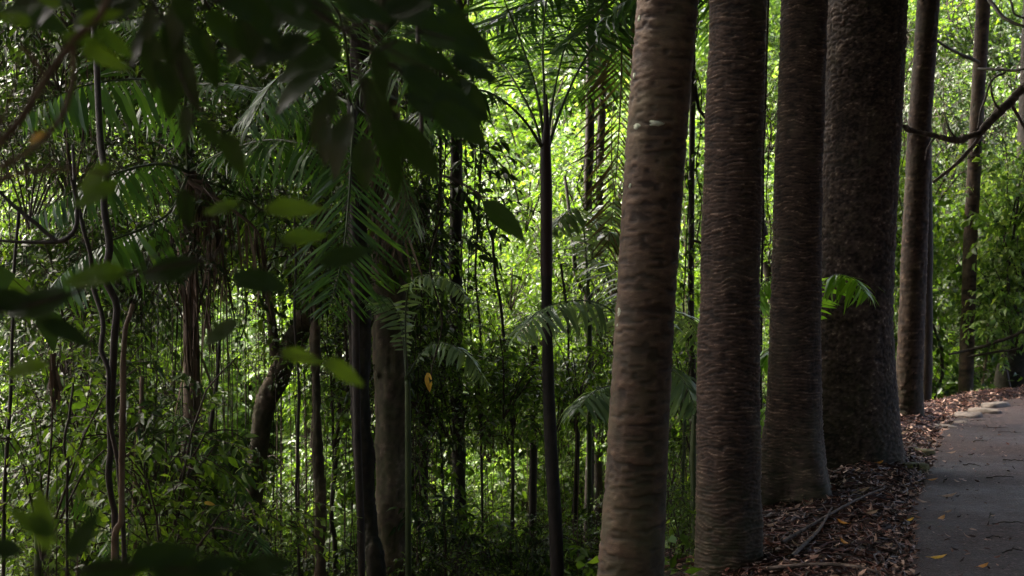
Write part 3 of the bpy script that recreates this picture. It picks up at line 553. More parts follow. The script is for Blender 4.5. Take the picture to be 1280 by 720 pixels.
for k, (pp, n, L, w, kw) in enumerate(PF): obj('frond', frond_mesh(pp, n, L, w, .012, 'frond', seed=70 + k, **kw), t)
# tall palm behind the nearest trunk: fronds across the top, one old frond hanging straight down
t = thing('tall_palm', 'tall palm behind the nearest trunk with fronds across the top and one hanging brown frond', 'palm')
d = 11.5; cxp, cyp = 800, -60
mb = MB(); px_tube(mb, to_ground([(cxp, cyp, 28, d), (803, 200, 28, d), (800, 500, 30, d)]), 40, 14); obj('trunk', mb.mesh('trunk', [M['brown_bark']]), t)
for k, (pp, n, L, w, kw) in enumerate([
 (pxs((800, -55, d), (750, -30, d - .3), (690, -5, d - .6), (640, 12, d - .8), (590, 45, d - 1)), 60, .55, .026, dict(drop=.25, sweep=.8)),
 (pxs((800, -55, d), (760, -60, d + .3), (710, -30, d + .8), (660, 20, d + 1.3), (640, 80, d + 1.6)), 60, .55, .026, dict(drop=.3, sweep=.7)),
 (pxs((800, -55, d), (770, -20, d - .6), (740, 25, d - 1.2), (705, 60, d - 1.7)), 50, .40, .026, dict(drop=.5, sweep=.8)),
 (pxs((795, -55, d), (772, 40, d + 1), (750, 100, d + 1.4), (715, 118, d + 1.7), (690, 140, d + 1.8)), 50, .42, .026, dict(drop=.3, sweep=.6)),
 (pxs((800, -55, d), (850, -70, d - .3), (900, -20, d - .8), (940, 60, d - 1.0)), 50, .5, .026, dict(drop=.4)),
 (pxs((800, -55, d), (840, -60, d + 1), (880, -20, d + 1.8), (890, 60, d + 2.4)), 50, .5, .026, dict(drop=.4)),
]): obj('frond', frond_mesh(pp, n, L, w, .016, 'frond', seed=80 + k, **kw), t)
fm = frond_mesh(pxs((800, -55, d - .4), (782, -20, d - .6), (776, 20, d - .75), (777, 80, d - .75), (774, 160, d - .75), (768, 240, d - .75), (758, 330, d - .75)), 52, .52, .020, .013, 'old_frond', drop=.75, sweep=.35, seed=90, up=(.15, -.9, .2), rmat='dead')
obj('frond', fm, t)['label'] = 'old brown ribbed frond hanging straight down with slanting leaflets'

# palm with dead frond skirt, left
t = thing('dead_skirted_palm', 'palm with brown dead fronds hanging down its stem, in the left gully', 'palm')
d = 10.0
mb = MB(); px_tube(mb, to_ground([(236, 215, 18, d), (238, 350, 20, d), (240, 520, 20, d), (228, 640, 20, d), (226, 720, 22, d)]), 50, 14, 0, .012); obj('trunk', mb.mesh('trunk', [M['brown_bark']]), t)
fr = [
 (pxs((236, 215, d), (215, 262, d - .5), (180, 285, d - .9), (130, 305, d - 1.2), (85, 335, d - 1.4), (60, 365, d - 1.5)), 44, .42, .040, dict(drop=1.4, sweep=.25)),
 (pxs((236, 215, d), (228, 150, d - .6), (200, 105, d - 1.2), (150, 100, d - 1.8), (90, 112, d - 2.1), (25, 145, d - 2.3)), 42, .40, .042, dict(drop=1.6, sweep=.15)),
 (pxs((236, 215, d), (232, 120, d - .4), (255, 105, d - .8), (330, 115, d - 1.2), (395, 160, d - 1.4), (440, 205, d - 1.6)), 46, .38, .028, dict(drop=.2, sweep=.8)),
 (pxs((236, 215, d), (250, 100, d + .3), (275, 60, d + .6), (305, 90, d + .9), (325, 130, d + 1)), 36, .34, .03, dict(drop=.6, sweep=.6)),
 (pxs((236, 215, d), (280, 190, d - .6), (340, 175, d - 1), (400, 190, d - 1.3), (445, 240, d - 1.5)), 44, .40, .03, dict(drop=.9, sweep=.4)),
 (pxs((236, 215, d), (200, 150, d + .4), (160, 90, d + .6), (120, 60, d + .8), (70, 60, d + .9)), 40, .36, .03, dict(drop=.6, sweep=.5)),
 (pxs((236, 215, d), (265, 230, d + .4), (310, 250, d + .6), (350, 285, d + .7), (380, 330, d + .8)), 36, .36, .028, dict(drop=1.0, sweep=.4)),
 (pxs((236, 215, d), (200, 205, d - .8), (150, 215, d - 1.3), (100, 235, d - 1.6), (40, 270, d - 1.8)), 44, .36, .03, dict(drop=1.2, sweep=.3)),
 (pxs((236, 215, d), (240, 110, d - .4), (215, 40, d - .8), (185, 22, d - 1.1), (140, 30, d - 1.3)), 40, .34, .03, dict(drop=.5, sweep=.5)),
]
for k, (pp, n, L, w, kw) in enumerate(fr):
    if k in (0, 1, 2): frond_mesh(pp, n, L, w, .013, 'frond', seed=100 + k, split=t, **kw)
    else: obj('frond', frond_mesh(pp, n, L, w, .013, 'frond', seed=100 + k, **kw), t)
def dead_frond(rows, d, n=34, spread=.06, L=.5, seed=0):
    """collapsed brown frond: rachis with limp leaflets hanging close against it"""
    rng = np.random.default_rng(seed); mb = MB(); c = curve(pxs(*[(a, b, d) for a, b in rows]), 24); tube(mb, c, np.linspace(.016, .006, 24), 6, 0, .35)
    i = rng.integers(0, 22, n); p = c[i] + rng.normal(0, .012, (n, 3))
    dd = np.array([0, 0, -1.0]) + rng.normal(0, spread, (n, 3)) * np.array([2, 2, .6])
    ll = L * rng.uniform(.5, 1.1, n); up = rng.normal(0, 1, (n, 3)) * np.array([1, 1, .1])
    leaves(mb, p, dd, up, ll, .018 * rng.uniform(.6, 1.4, n), 'strip', 0, rng.uniform(0, 1, n), rng.uniform(-.5, 1, n))
    return mb.mesh('dead_frond', [M['dead']])
for k, (rows, dd) in enumerate([([(237, 225), (243, 290), (246, 380), (249, 450)], d - .15), ([(238, 225), (262, 235), (274, 290), (282, 360)], d - .25), ([(237, 225), (258, 260), (262, 340), (255, 420)], d - .35), ([(236, 230), (228, 290), (233, 400), (237, 480)], d - .25), ([(240, 228), (290, 262), (322, 290), (333, 330)], d - .4)]):
    obj('dead_frond', dead_frond(rows, dd, seed=120 + k), t)
# palm whose dark fronds rake across the pale trunk
t = thing('shaded_palm', 'shaded palm with dark raking fronds in front of the pale trunk', 'palm')
d = 8.8
mb = MB(); px_tube(mb, to_ground([(440, 120, 12, d), (443, 300, 10, d), (446, 520, 9, d), (452, 720, 9, d)]), 40, 12); obj('trunk', mb.mesh('trunk', [M['dark_bark']]), t)
for k, (pp, n, L, w, kw) in enumerate([
 (pxs((440, 130, d), (440, 180, d - .3), (436, 250, d - .4), (428, 320, d - .5), (412, 385, d - .5)), 44, .52, .018, dict(drop=.7, sweep=.2, up=(0, -1, .1))),
 (pxs((440, 130, d), (420, 90, d - .6), (380, 80, d - 1), (340, 105, d - 1.3), (310, 160, d - 1.5)), 40, .4, .022, dict(drop=.9)),
 (pxs((440, 130, d), (460, 90, d - .3), (500, 80, d - .6), (545, 105, d - .8), (575, 150, d - .9)), 40, .4, .022, dict(drop=.9)),
 (pxs((440, 130, d), (470, 160, d + .3), (500, 220, d + .4), (520, 290, d + .5)), 40, .4, .018, dict(drop=.8)),
 (pxs((440, 130, d), (400, 120, d + .3), (340, 160, d + .5), (300, 230, d + .6)), 40, .42, .02, dict(drop=.9)),
 (pxs((440, 130, d), (430, 40, d - .5), (410, 0, d - .9), (370, 0, d - 1.2)), 40, .4, .022, dict(drop=.7)),
 (pxs((440, 130, d), (470, 60, d + .2), (510, 20, d + .3), (560, 10, d + .3)), 40, .4, .022, dict(drop=.7)),
]): obj('frond', frond_mesh(pp, n, L, w, .012, 'frond', seed=130 + k, **kw), t)
obj('dead_frond', dead_frond([(455, 140), (485, 175), (505, 230), (506, 300)], d + 1.2, 70, .14, .55, 141), t); obj('dead_frond', dead_frond([(450, 150), (468, 190), (478, 240), (482, 300)], d + 1.3, 70, .12, .5, 142), t)

# small palms: hero fronds given by pixel curves
def small_palm(label, base, fr, stem_w=8, seed=0, L=.3, w=.03, fm_='frond'):
    t = thing('small_palm', label, 'palm', (0, 0, 0), 'small understory palms')
    mb = MB(); px_tube(mb, to_ground([(base[0], base[1], stem_w, base[2]), (base[0] + 2, base[1] + 60, stem_w * 1.2, base[2])]), 12, 8); obj('stem', mb.mesh('stem', [M['stem_green']]), t)
    for k, f in enumerate(fr):
        kw = dict(drop=.6, sweep=.5, mat=fm_); kw.update(f[1] if isinstance(f, tuple) else {}); q = f[0] if isinstance(f, tuple) else f
        if k == 0 and fm_ != 'frond': frond_mesh(pxs(*q), 34, L, w, .008, seed=seed + k, split=t, **kw)
        else: obj('frond', frond_mesh(pxs(*q), 34, L, w, .008, seed=seed + k, **kw), t)
d = 9.0
small_palm('small palm with a pale arching frond just left of the nearest trunk', (785, 470, d), [[(785, 470, d), (778, 410, d), (755, 382, d - .1), (715, 376, d - .3), (675, 388, d - .5), (645, 420, d - .7)], [(785, 470, d), (800, 400, d + .2), (850, 390, d + .6), (880, 430, d + .9)], [(785, 470, d), (770, 480, d - .1), (745, 488, d - .3), (722, 510, d - .5)], [(785, 470, d), (790, 380, d + .5), (770, 330, d + 1), (740, 330, d + 1.3)], [(785, 470, d), (815, 450, d - .3), (850, 470, d - .5), (870, 510, d - .6)]], 8, 150, .34, .03, 'frond_pale')
d = 10.3
small_palm('small palm with a vivid green frond in front of the giant trunk', (1012, 430, d), [[(1012, 430, d), (1020, 370, d - .1), (1040, 345, d - .25), (1065, 347, d - .4), (1085, 368, d - .5)], [(1012, 430, d), (990, 360, d), (970, 345, d), (948, 360, d - .1), (930, 395, d - .2)], [(1005, 440, d), (985, 430, d), (965, 432, d + .1), (945, 455, d + .1)], [(1005, 450, d), (975, 490, d + .1), (958, 512, d + .1), (940, 545, d)]], 6, 160, .33, .028, 'frond_bright')
d = 9.6
small_palm('small palm with a bluish hooked frond right of the pale trunk', (508, 470, d), [[(508, 470, d), (507, 390, d), (515, 352, d - .1), (540, 344, d - .2), (565, 352, d - .3), (585, 375, d - .4)], [(508, 470, d), (500, 400, d + .1), (480, 370, d + .2), (455, 372, d + .3)], [(508, 470, d), (540, 430, d), (580, 440, d - .2), (610, 480, d - .3)]], 6, 170, .18, .026, 'frond_pale')
d = 9.2
small_palm('small palm low at bottom left with glossy drooping fronds', (235, 600, d), [[(235, 600, d), (215, 560, d), (180, 570, d - .2), (150, 610, d - .3)], [(235, 600, d), (260, 560, d), (290, 580, d - .2), (310, 630, d - .3)], [(235, 600, d), (240, 540, d + .2), (225, 520, d + .4), (200, 530, d + .5)], [(235, 600, d), (200, 620, d - .4), (160, 650, d - .6), (120, 700, d - .8)], [(235, 600, d), (270, 630, d - .4), (310, 660, d - .6), (340, 710, d - .8)]], 7, 180, .19, .017)
d = 9.0
small_palm('small palm at the lower left edge half hidden in shade', (45, 590, d), [[(45, 590, d), (60, 540, d), (100, 540, d - .2), (135, 580, d - .3)], [(45, 590, d), (20, 550, d), (-20, 560, d - .2), (-50, 600, d - .2)], [(45, 590, d), (70, 600, d - .4), (110, 630, d - .5), (135, 690, d - .6)], [(45, 590, d), (40, 530, d + .3), (60, 500, d + .5), (90, 505, d + .7)]], 7, 190, .19, .017)
d = 12.0
small_palm('small palm with pale ribbed leaf high right of the slender palm', (735, 360, d), [[(735, 360, d), (730, 290, d), (722, 262, d - .2), (705, 268, d - .4), (690, 290, d - .5)], [(735, 360, d), (745, 300, d), (765, 290, d), (785, 310, d)], [(735, 360, d), (735, 300, d + .5), (750, 262, d + .8), (770, 250, d + 1)]], 5, 200, .3, .04, 'frond_pale')

# ------------------------------------------------------------------ understory foliage: saplings, shrubs, far trees (shared meshes)
SAP = []
for s, (L, Wr, sh, mt, nt_, dr) in enumerate([(.085, .46, 'ovate', 'leaf', 46, .6), (.11, .40, 'ovate', 'leaf', 34, .9), (.065, .5, 'simple', 'leaf', 70, .5), (.12, .36, 'ovate', 'leaf_dark', 34, 1.0), (.07, .42, 'simple', 'leaf_dark', 66, .7), (.09, .34, 'simple', 'leaf', 52, 1.2)]):
    SAP.append(crown_mesh('sapling_crown', .72, 1.1, nt_, .30, L, Wr, 200 + s, 8, mt, 'twig', sh, 5, .15, dr))
for t_, p_, k_ in LATE: obj('crown', SAP[k_ % 3], t_, tuple(p_), (.1, .1, k_ * 1.3), (.8, .8, .8))
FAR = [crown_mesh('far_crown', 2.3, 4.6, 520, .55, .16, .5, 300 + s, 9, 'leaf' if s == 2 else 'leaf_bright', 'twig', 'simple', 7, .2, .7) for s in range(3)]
MIDC = [crown_mesh('midground_crown', 1.3, 2.2, 150, .4, .16, .48, 320 + s, 9, 'leaf_bright' if s == 1 else 'leaf', 'twig', 'simple', 6, .2, .7) for s in range(3)]
def unit_stem(name, mat, seed, amp=22):
    rng = np.random.default_rng(seed); mb = MB(); z = np.linspace(0, 1, 14)
    pts = np.stack([amp * vnoise(z * 3.5, seed + .5, .2) * (1 - z) * z * 4, amp * vnoise(z * 3.5, seed + .5, 5.2) * (1 - z) * z * 4, z], 1)
    th = np.linspace(0, 2 * np.pi, 7, endpoint=False); rr = np.linspace(1, .6, 14)[:, None]
    v = np.stack([pts[:, :1] + rr * np.cos(th), pts[:, 1:2] + rr * np.sin(th), pts[:, 2:] + 0 * rr * th], -1)
    i = np.arange(13)[:, None] * 7; j = np.arange(7)[None]; j2 = (j + 1) % 7
    mb.add(v.reshape(-1, 3), np.stack([i + j, i + j2, i + 7 + j2, i + 7 + j], -1).reshape(-1, 4)); return mb.mesh(name, [M[mat]])
STEM = [unit_stem('stem', 'dark_bark', 1), unit_stem('stem', 'twig', 2), unit_stem('stem', 'brown_bark', 3)]
POLE = unit_stem('trunk', 'brown_bark', 4, .8)

def where(px, py):
    col = ('at the far left edge' if px < 110 else 'just left of the skirted palm' if px < 235 else 'just left of the pale trunk' if px < 470 else
           'just right of the pale trunk' if px < 683 else 'just left of the nearest trunk' if px < 800 else
           'in the gaps of the trunk row' if px < 1060 else 'right of the giant trunk')
    row = 'high' if py < 240 else 'halfway up' if py < 470 else 'low down'
    return row, col
SW = ['broad leaved', 'large leaved', 'small leaved', 'glossy dark leaved', 'fine dark leaved', 'drooping narrow leaved']
NSAP = [0]
def sapling(px, py, d, v, sc, meshes=SAP, names=SW, word='sapling', r=.0036):
    p = P(px, py, d); z0 = gz(p[0], p[1]) - .05
    if p[2] - .3 * sc < z0: p[2] = z0 + .3 * sc
    row, col = where(px, py)
    lab = '%s %s %s %s' % (names[v], word, row, col)
    t = thing(word.replace(' ', '_'), lab, 'tree' if word != 'shrub' else 'shrub', (p[0], p[1], z0), lab + 's' if False else '%ss %s %s' % (names[v] + ' ' + word, row, col), 0)
    h = p[2] - z0; a = random.uniform(-.12, .12) * h
    obj('stem', STEM[NSAP[0] % 3], t, (0, 0, 0), (0, 0, random.uniform(0, 6.28)), (r * (1 + .1 * h), r * (1 + .1 * h), h))
    obj('crown', meshes[v], t, (0, 0, h), (random.uniform(-.25, .25), random.uniform(-.25, .25), random.uniform(0, 6.28)), (sc, sc, sc * random.uniform(.85, 1.15)))
    if h > 1.7:
        for f in ((.62,) if h < 3 else (.7, .42)):
            a, b = random.uniform(-.3, .3), random.uniform(-.3, .3); q = pix((p[0] + a, p[1] + b, z0 + h * f))
            if d < 15.9 and any(((q[0] - g[0]) / (g[2] + .5 * sc * F / d)) ** 2 + ((q[1] - g[1]) / (g[3] + .5 * sc * F / d)) ** 2 < 1 for g in GAPS): continue
            obj('crown', meshes[v], t, (a, b, h * f), (random.uniform(-.25, .25), random.uniform(-.25, .25), random.uniform(0, 6.28)), (sc * .85,) * 3)
    NSAP[0] += 1; return t
# (x0, y0, x1, y1, count, dmin, dmax, variants, scale)
GAPS = [(335, 560, 22, 110), (300, 440, 60, 80), (668, 205, 95, 150), (650, 600, 100, 45), (425, 610, 36, 75), (868, 200, 14, 150)]
REG = [(-10, -60, 430, 220, 54, 11, 16, (3, 4), 1.1), 
 (0, -40, 560, 270, 50, 10.5, 17, (3, 4, 0, 2), 1.0), (0, 230, 260, 480, 14, 9.5, 15, (0, 2, 3, 4, 5), 1.0), (0, 480, 300, 740, 22, 7.5, 12.5, (0, 2, 3, 4, 1), .95),
 (390, 150, 570, 740, 22, 11, 15, (0, 3, 2, 5), 1.0), (270, 560, 560, 760, 14, 11.2, 14.5, (0, 3, 4, 1), .85), (500, 330, 770, 560, 22, 11, 18, (0, 1, 2, 5), .95),
 (500, 640, 770, 760, 18, 9, 14, (0, 1, 3, 4), .85), (740, 200, 800, 700, 8, 12, 17, (0, 2, 5), .8), (595, 190, 790, 345, 11, 16, 22, (1, 0, 5), 1.3), (835, 60, 890, 740, 12, 11, 18, (0, 2, 5, 4), .8),
 (945, 60, 985, 600, 9, 13, 19, (0, 2, 4), .85), (1110, -20, 1280, 420, 22, 19, 27, (2, 4, 0, 4), 1.35), (1120, 380, 1280, 470, 4, 20, 26, (2, 0), 1.1), (275, 250, 400, 400, 7, 13, 16, (0, 2), .7), (1165, 120, 1285, 340, 12, 19.5, 24, (3, 4), 1.2), (500, 440, 760, 600, 14, 10.5, 14, (0, 2, 1), .7), (520, 640, 760, 740, 12, 10, 12.5, (0, 2, 1), .6), (838, 560, 872, 740, 5, 8.2, 9.4, (0, 2), .4)]
for (x0, y0, x1, y1, n, d0, d1, vv, sc) in REG:
    k = 0; tries = 0
    while k < n and tries < 400:
        tries += 1; px, py, d = random.uniform(x0, x1), random.uniform(y0, y1), random.uniform(d0, d1); s = sc * random.uniform(.7, 1.15); r = .5 * s * F / d
        if d < 15.9 and any(((px - a) / (c + r * .6)) ** 2 + ((py - b) / (e + r * .6)) ** 2 < 1 for a, b, c, e in GAPS): continue
        q = P(px, py, d)
        if edge_x(d) - q[0] < (1.15 if py > 450 else .9) and d < 18: continue
        sapling(px, py, d, random.choice(vv), s); k += 1
# middle distance and sunlit far side of the gully
MW = ['leafy green', 'yellow green', 'dull green']
k = 0
while k < 56:
    px, py, d = random.uniform(-40, 1290), random.uniform(150, 520), random.uniform(18, 25); q = P(px, py, d)
    if edge_x(min(d, 20.4)) - q[0] < 1.2 and d < 21: continue
    if any(((px - a) / (c * (1.4 if b > 400 else .5))) ** 2 + ((py - b) / (e * (1.4 if b > 400 else .5))) ** 2 < 1 for a, b, c, e in GAPS[:5]): continue
    sapling(px, py, d, random.randrange(3), random.uniform(.6, 1.0), MIDC, MW, 'young tree', .02); k += 1
for px, py, d, sc in ((300, 430, 20, .9), (262, 480, 21, .8), (335, 505, 20, .9), (425, 615, 18, .7), (415, 540, 19, .8), (650, 605, 19, .8), (612, 600, 20, .7), (705, 620, 19, .8), (570, 640, 20, .7), (300, 560, 21, .9), (210, 440, 22, .8), (130, 500, 22, .8)): sapling(px, py, d, 1, sc, MIDC, MW, 'young tree', .012)
FW = ['yellow green', 'bushy', 'tall']
for d, n, y0, y1 in ((26, 12, 340, 440), (30, 17, 200, 330), (35, 21, 60, 250), (41, 22, -60, 170), (48, 20, -120, 60)):
    for k in range(n):
        px = -60 + 1400 * (k + random.uniform(.1, .9)) / n
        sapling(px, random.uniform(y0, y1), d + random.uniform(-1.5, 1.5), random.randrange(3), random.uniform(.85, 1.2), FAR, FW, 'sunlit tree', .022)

# unseen forest trees around the camera, added with crowns placed to block light
for k, (x, y, z, sc) in enumerate([(-3.5, -5, 4.5, 1.5), (2.5, -6, 4.5, 1.5), (7.5, -4, 4.5, 1.5), (7.5, 3, 5, 1.3), (9.5, 9, 5, 1.3), (-2.6, -1.2, 6.6, 1.1), (3.6, 1.2, 6.6, 1.1), (-3.3, 1.7, 3.0, .45), (-5.0, 4.8, 1.5, .7), (-4.7, 6.3, .7, .45), (-1.5, 1.6, 4.9, .55), (5.0, 4.6, 7.5, 1.1), (6.0, 8.5, 7.5, 1.1), (8.0, 12.5, 7.5, 1.1), (-5.5, 4.5, 7.2, 1.0), (-7.0, 9.0, 6.8, .95), (9.8, 17.8, 8, 1.0), (-4.7, 11.5, 7.5, 1.0), (-2.8, 6.0, 6.9, .75), (3.0, 18.5, 7.6, .8)]):
    z0 = gz(x, y) - .1; t = thing('rainforest_tree', 'shade tree added outside the picture, number of its kind unseen' , 'tree', (x, y, z0), 'shade trees added around the viewpoint')
    t['label'] = 'broad crowned shade tree added outside the picture around the viewpoint'
    obj('trunk', POLE, t, (0, 0, 0), (0, 0, k), (.14, .14, z - z0)); obj('crown', CANOPY[k % 3], t, (0, 0, z - z0), (0, 0, k * 2.1), (sc, sc, sc * 1.1))

ORD = ['leftmost', 'second from left', 'third from left', 'fourth from left', 'fifth from left', 'sixth from left', 'seventh from left', 'eighth from left', 'ninth from left', 'tenth from left', 'eleventh from left', 'twelfth from left', 'thirteenth from left', 'fourteenth from left', 'fifteenth from left', 'sixteenth from left', 'seventeenth from left', 'eighteenth from left', 'nineteenth from left', 'twentieth from left', 'fifth from right', 'fourth from right', 'third from right', 'second from right', 'rightmost']
cells = {}
for o_ in [o for o in COL.objects if o.get('group', '').startswith(tuple(SW + MW + FW))]: cells.setdefault(o_['group'], []).append(o_)
for g_, os_ in cells.items():
    if len(os_) > 1:
        for q, o_ in enumerate(sorted(os_, key=lambda o: o.location.x / o.location.y)): o_['label'] = ORD[q if q < 20 else max(20, 24 - (len(os_) - 1 - q))] + ' ' + o_['label']
# ground cover on the gully floor and banks (one mass), grass where the path bends
def scatter(n, box, fn, L, Wr, mat, name, shape='simple', up=.6, lift=.15):
    x0, y0, x1, y1 = box; x = RNG.uniform(x0, x1, n * 3); y = RNG.uniform(y0, y1, n * 3); k = fn(x, y); x, y = x[k][:n], y[k][:n]; n = len(x)
    z = height(x, y) + RNG.random(n) ** 2 * lift; d = RNG.normal(0, 1, (n, 3)) * np.array([1, 1, .35]); u = np.array([0, 0, 1.0]) * up + RNG.normal(0, .45, (n, 3))
    ll = L * RNG.uniform(.5, 1.3, n); mb = MB(); leaves(mb, np.stack([x, y, z], 1), d, u, ll, ll * Wr, shape, 0, RNG.random(n), RNG.uniform(-.5, 2, n))
    return kind(obj(name, mb.mesh(name, [M[mat]])), 'stuff')
o = scatter(26000, (-11, 4, 8, 24), lambda x, y: (edge_x(y) - x > 1.05 + .25 * vnoise(x * 2, y * 2, 2.3)) & (vnoise(x * .8, y * .8, 9.3) > -.45) & (np.abs(x) < y * .42 + 1.0), .09, .5, 'leaf', 'ground_cover', lift=.42)
o['label'] = 'low leafy ground cover over the gully floor'
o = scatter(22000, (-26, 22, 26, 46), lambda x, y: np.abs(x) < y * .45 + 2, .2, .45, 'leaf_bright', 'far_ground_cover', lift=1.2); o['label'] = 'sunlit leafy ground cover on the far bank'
n = 5200; x = RNG.uniform(4.5, 10.5, n); y = RNG.uniform(19.6, 25, n); k = edge_x(np.minimum(y, 20.4)) - x > -9; x, y = x[k], y[k]; n = len(x)
k = (y > 20.8) | (edge_x(y) - x > .9); x, y = x[k], y[k]; n = len(x); mb = MB(); ll = RNG.uniform(.25, .6, n)
leaves(mb, np.stack([x, y, height(x, y)], 1), np.array([0, 0, 1.0]) + RNG.normal(0, .3, (n, 3)) * np.array([1, 1, .1]), RNG.normal(0, 1, (n, 3)) * np.array([1, 1, .1]), ll, .014, 'strip', 0, RNG.random(n), RNG.uniform(0, 3, n))
o = kind(obj('grass', mb.mesh('grass', [M['grass']])), 'stuff'); o['label'] = 'bright green grass beyond the bend of the path'

# ------------------------------------------------------------------ leaf litter on the bank
def litter(n, fn, box, L0, L1, name, seed):
    rng = np.random.default_rng(seed); x = rng.uniform(box[0], box[2], n * 6); y = rng.uniform(box[1], box[3], n * 6)
    k = fn(x, y, rng); x, y = x[k][:n], y[k][:n]; n = len(x); s = edge_x(y) - x
    z = height(x, y) + np.where(s < 0.03, .03, .012) + rng.random(n) ** 2 * .045 * (s > .05)
    a = rng.uniform(0, 2 * np.pi, n); d = np.stack([np.cos(a), np.sin(a), rng.normal(.05, .22, n)], 1); u = np.array([0, 0, 1.0]) + rng.normal(0, .4, (n, 3))
    ll = rng.uniform(L0, L1, n); t = np.clip(rng.beta(1.7, 2.3, n) + (rng.random(n) > .90) * .45, 0, 1); mb = MB()
    leaves(mb, np.stack([x, y, z], 1), d, u, ll, ll * rng.uniform(.28, .5, n), 'ovate', 0, t, rng.uniform(-2.2, 1.5, n))
    m = n // 9; xs, ys = x[:m], y[:m]; L = rng.uniform(.12, .5, m); b = rng.uniform(0, 6.28, m)
    for q in range(m):
        e = np.array([math.cos(b[q]), math.sin(b[q])]) * L[q]; p0 = np.array([xs[q], ys[q]]); pm = p0 + e * .5 + rng.normal(0, .02, 2); p1 = p0 + e
        w = np.array([(*p0, gz(*p0) + .03), (*pm, gz(*pm) + .045), (*p1, gz(*p1) + .035)])
        if edge_x(p1[1]) - p1[0] > .03 and edge_x(p0[1]) - p0[0] > .03: tube(mb, w, np.array([.005, .004, .002]) * rng.uniform(.6, 1.5), 4, 0, rng.uniform(.05, .45))
    return kind(obj(name, mb.mesh(name, [M['litter']])), 'stuff')
o = litter(22000, lambda x, y, r: (edge_x(y) - x > -.02) & (edge_x(y) - x < 1.7) & (r.random(len(x)) < np.clip(2.1 - (edge_x(y) - x) * 1.4, .05, 1)), (-.5, 5.2, 7, 18.4), .018, .072, 'leaf_litter', 41)
o['label'] = 'thick reddish brown leaf litter on the bank between trunks and path'
o = litter(1500, lambda x, y, r: (edge_x(np.minimum(y, 20.4)) - x > -6) & (y > 17.4 + .0 * x), (5.5, 17.0, 12, 20.5), .05, .12, 'leaf_litter', 42)
o['label'] = 'leaf litter drifted over the far bend of the path'
o = litter(1100, lambda x, y, r: (edge_x(y) - x < -.0) & (edge_x(y) - x > -2.2) & (r.random(len(x)) < np.exp((edge_x(y) - x) * 2.6) + .10), (1.6, 6.2, 9, 17.5), .015, .05, 'leaf_litter', 43)
o['label'] = 'small bits of leaf scattered over the asphalt'

# leaves and twigs that lie singly on the path
def ground_pt(px, py, z=.024):
    v = FWD + np.array([1, 0, 0]) * ((px - 640) / F) + UPV * ((360 - py) / F); t = (z - CAM_Z) / v[2]; return np.array([0, 0, CAM_Z]) + v * t
FL = [(1173, 697, 18, 'yellow_leaf', 'yellow fallen leaf lying nearest on the path, by its left edge', 0.1), (1229, 708, 16, 'orange_leaf', 'curled orange tan leaf on the path at the bottom of the picture', .6), (1177, 648, 15, 'orange_leaf', 'golden tan leaf on the path above the nearest yellow leaf', .9),
 (1152, 627, 15, 'tan_leaf', 'broad tan leaf near the left edge of the path', 2.2), (1186, 620, 17, 'tan_leaf', 'wide pale tan leaf on the path right of the broad tan leaf', .2), (1185, 640, 10, 'tan_leaf', 'small grey tan leaf below the wide pale one', .5),
 (1190, 566, 10, 'tan_leaf', 'pale leaf on the path beside the mossy stone', .3), (1186, 545, 9, 'tan_leaf', 'small pale leaf at the path edge below the flat stones', 1.1), (1196, 602, 9, 'tan_leaf', 'small brown leaf halfway up the path', 1.9), (1166, 600, 11, 'orange_leaf', 'brown orange leaf at the path edge', .1)]
for k, (px, py, w, m, lab, a) in enumerate(FL):
    p = ground_pt(px, py, .03); d = p[1]; L = w * d / F * 1.25; mb = MB()
    leaves(mb, [(-math.cos(a) * L / 2, -math.sin(a) * L / 2, .004)], np.array([math.cos(a), math.sin(a), .03]), np.array([.05, -.25, 1.0]), L, L * .42, 'ovate', 0, .5, -.7)
    tube(mb, [(-math.cos(a) * L / 2, -math.sin(a) * L / 2, .004), (-math.cos(a) * L * .72, -math.sin(a) * L * .72, .006)], .0012, 4, 0)
    tag(obj('fallen_leaf', mb.mesh('fallen_leaf', [M[m]]), None, (p[0], p[1], gz(p[0], p[1]) * 0 + .03)), lab, 'leaf', 'single leaves on the path')
for k, (px, py, w, m, lab, a) in enumerate([(1002, 625, 13, 'yellow_leaf', 'bright yellow leaf on the litter beside the mossy flared trunk foot', .2), (1100, 592, 9, 'orange_leaf', 'orange leaf on the litter below the giant trunk', .4), (1012, 637, 12, 'tan_leaf', 'pale greenish leaf on the litter just under the bright yellow one', .8), (1053, 666, 13, 'orange_leaf', 'golden leaf in the middle of the litter bank', 2.4), (1080, 627, 13, 'tan_leaf', 'pale pinkish leaf in the middle of the litter bank', .3), (1090, 655, 14, 'tan_leaf', 'broad pale leaf on the litter near the path', .1), (1112, 693, 13, 'tan_leaf', 'cream leaf low on the litter by the path edge', 1.0), (1138, 655, 9, 'yellow_leaf', 'small yellow leaf where litter meets the path', .5), (1055, 692, 14, 'orange_leaf', 'orange brown leaf low on the litter bank', 2.0), (965, 656, 13, 'tan_leaf', 'pinkish tan leaf close to the second row trunk', .2), (1128, 553, 10, 'tan_leaf', 'pale leaf on the litter beside the giant trunk foot', .3)]):
    p = ground_pt(px, py, .03); d = p[1]; L = w * d / F * 1.25; mb = MB(); z = gz(p[0], p[1]) + .055
    leaves(mb, [(-math.cos(a) * L / 2, -math.sin(a) * L / 2, .0)], np.array([math.cos(a), math.sin(a), .12]), np.array([.1, -.4, 1.0]), L, L * .45, 'ovate', 0, .5, -.9)
    tube(mb, [(-math.cos(a) * L / 2, -math.sin(a) * L / 2, .0), (-math.cos(a) * L * .72, -math.sin(a) * L * .72, .004)], .0012, 4, 0)
    tag(obj('fallen_leaf', mb.mesh('fallen_leaf', [M[m]]), None, (p[0], p[1], z)), lab, 'leaf', 'single leaves on the litter bank')
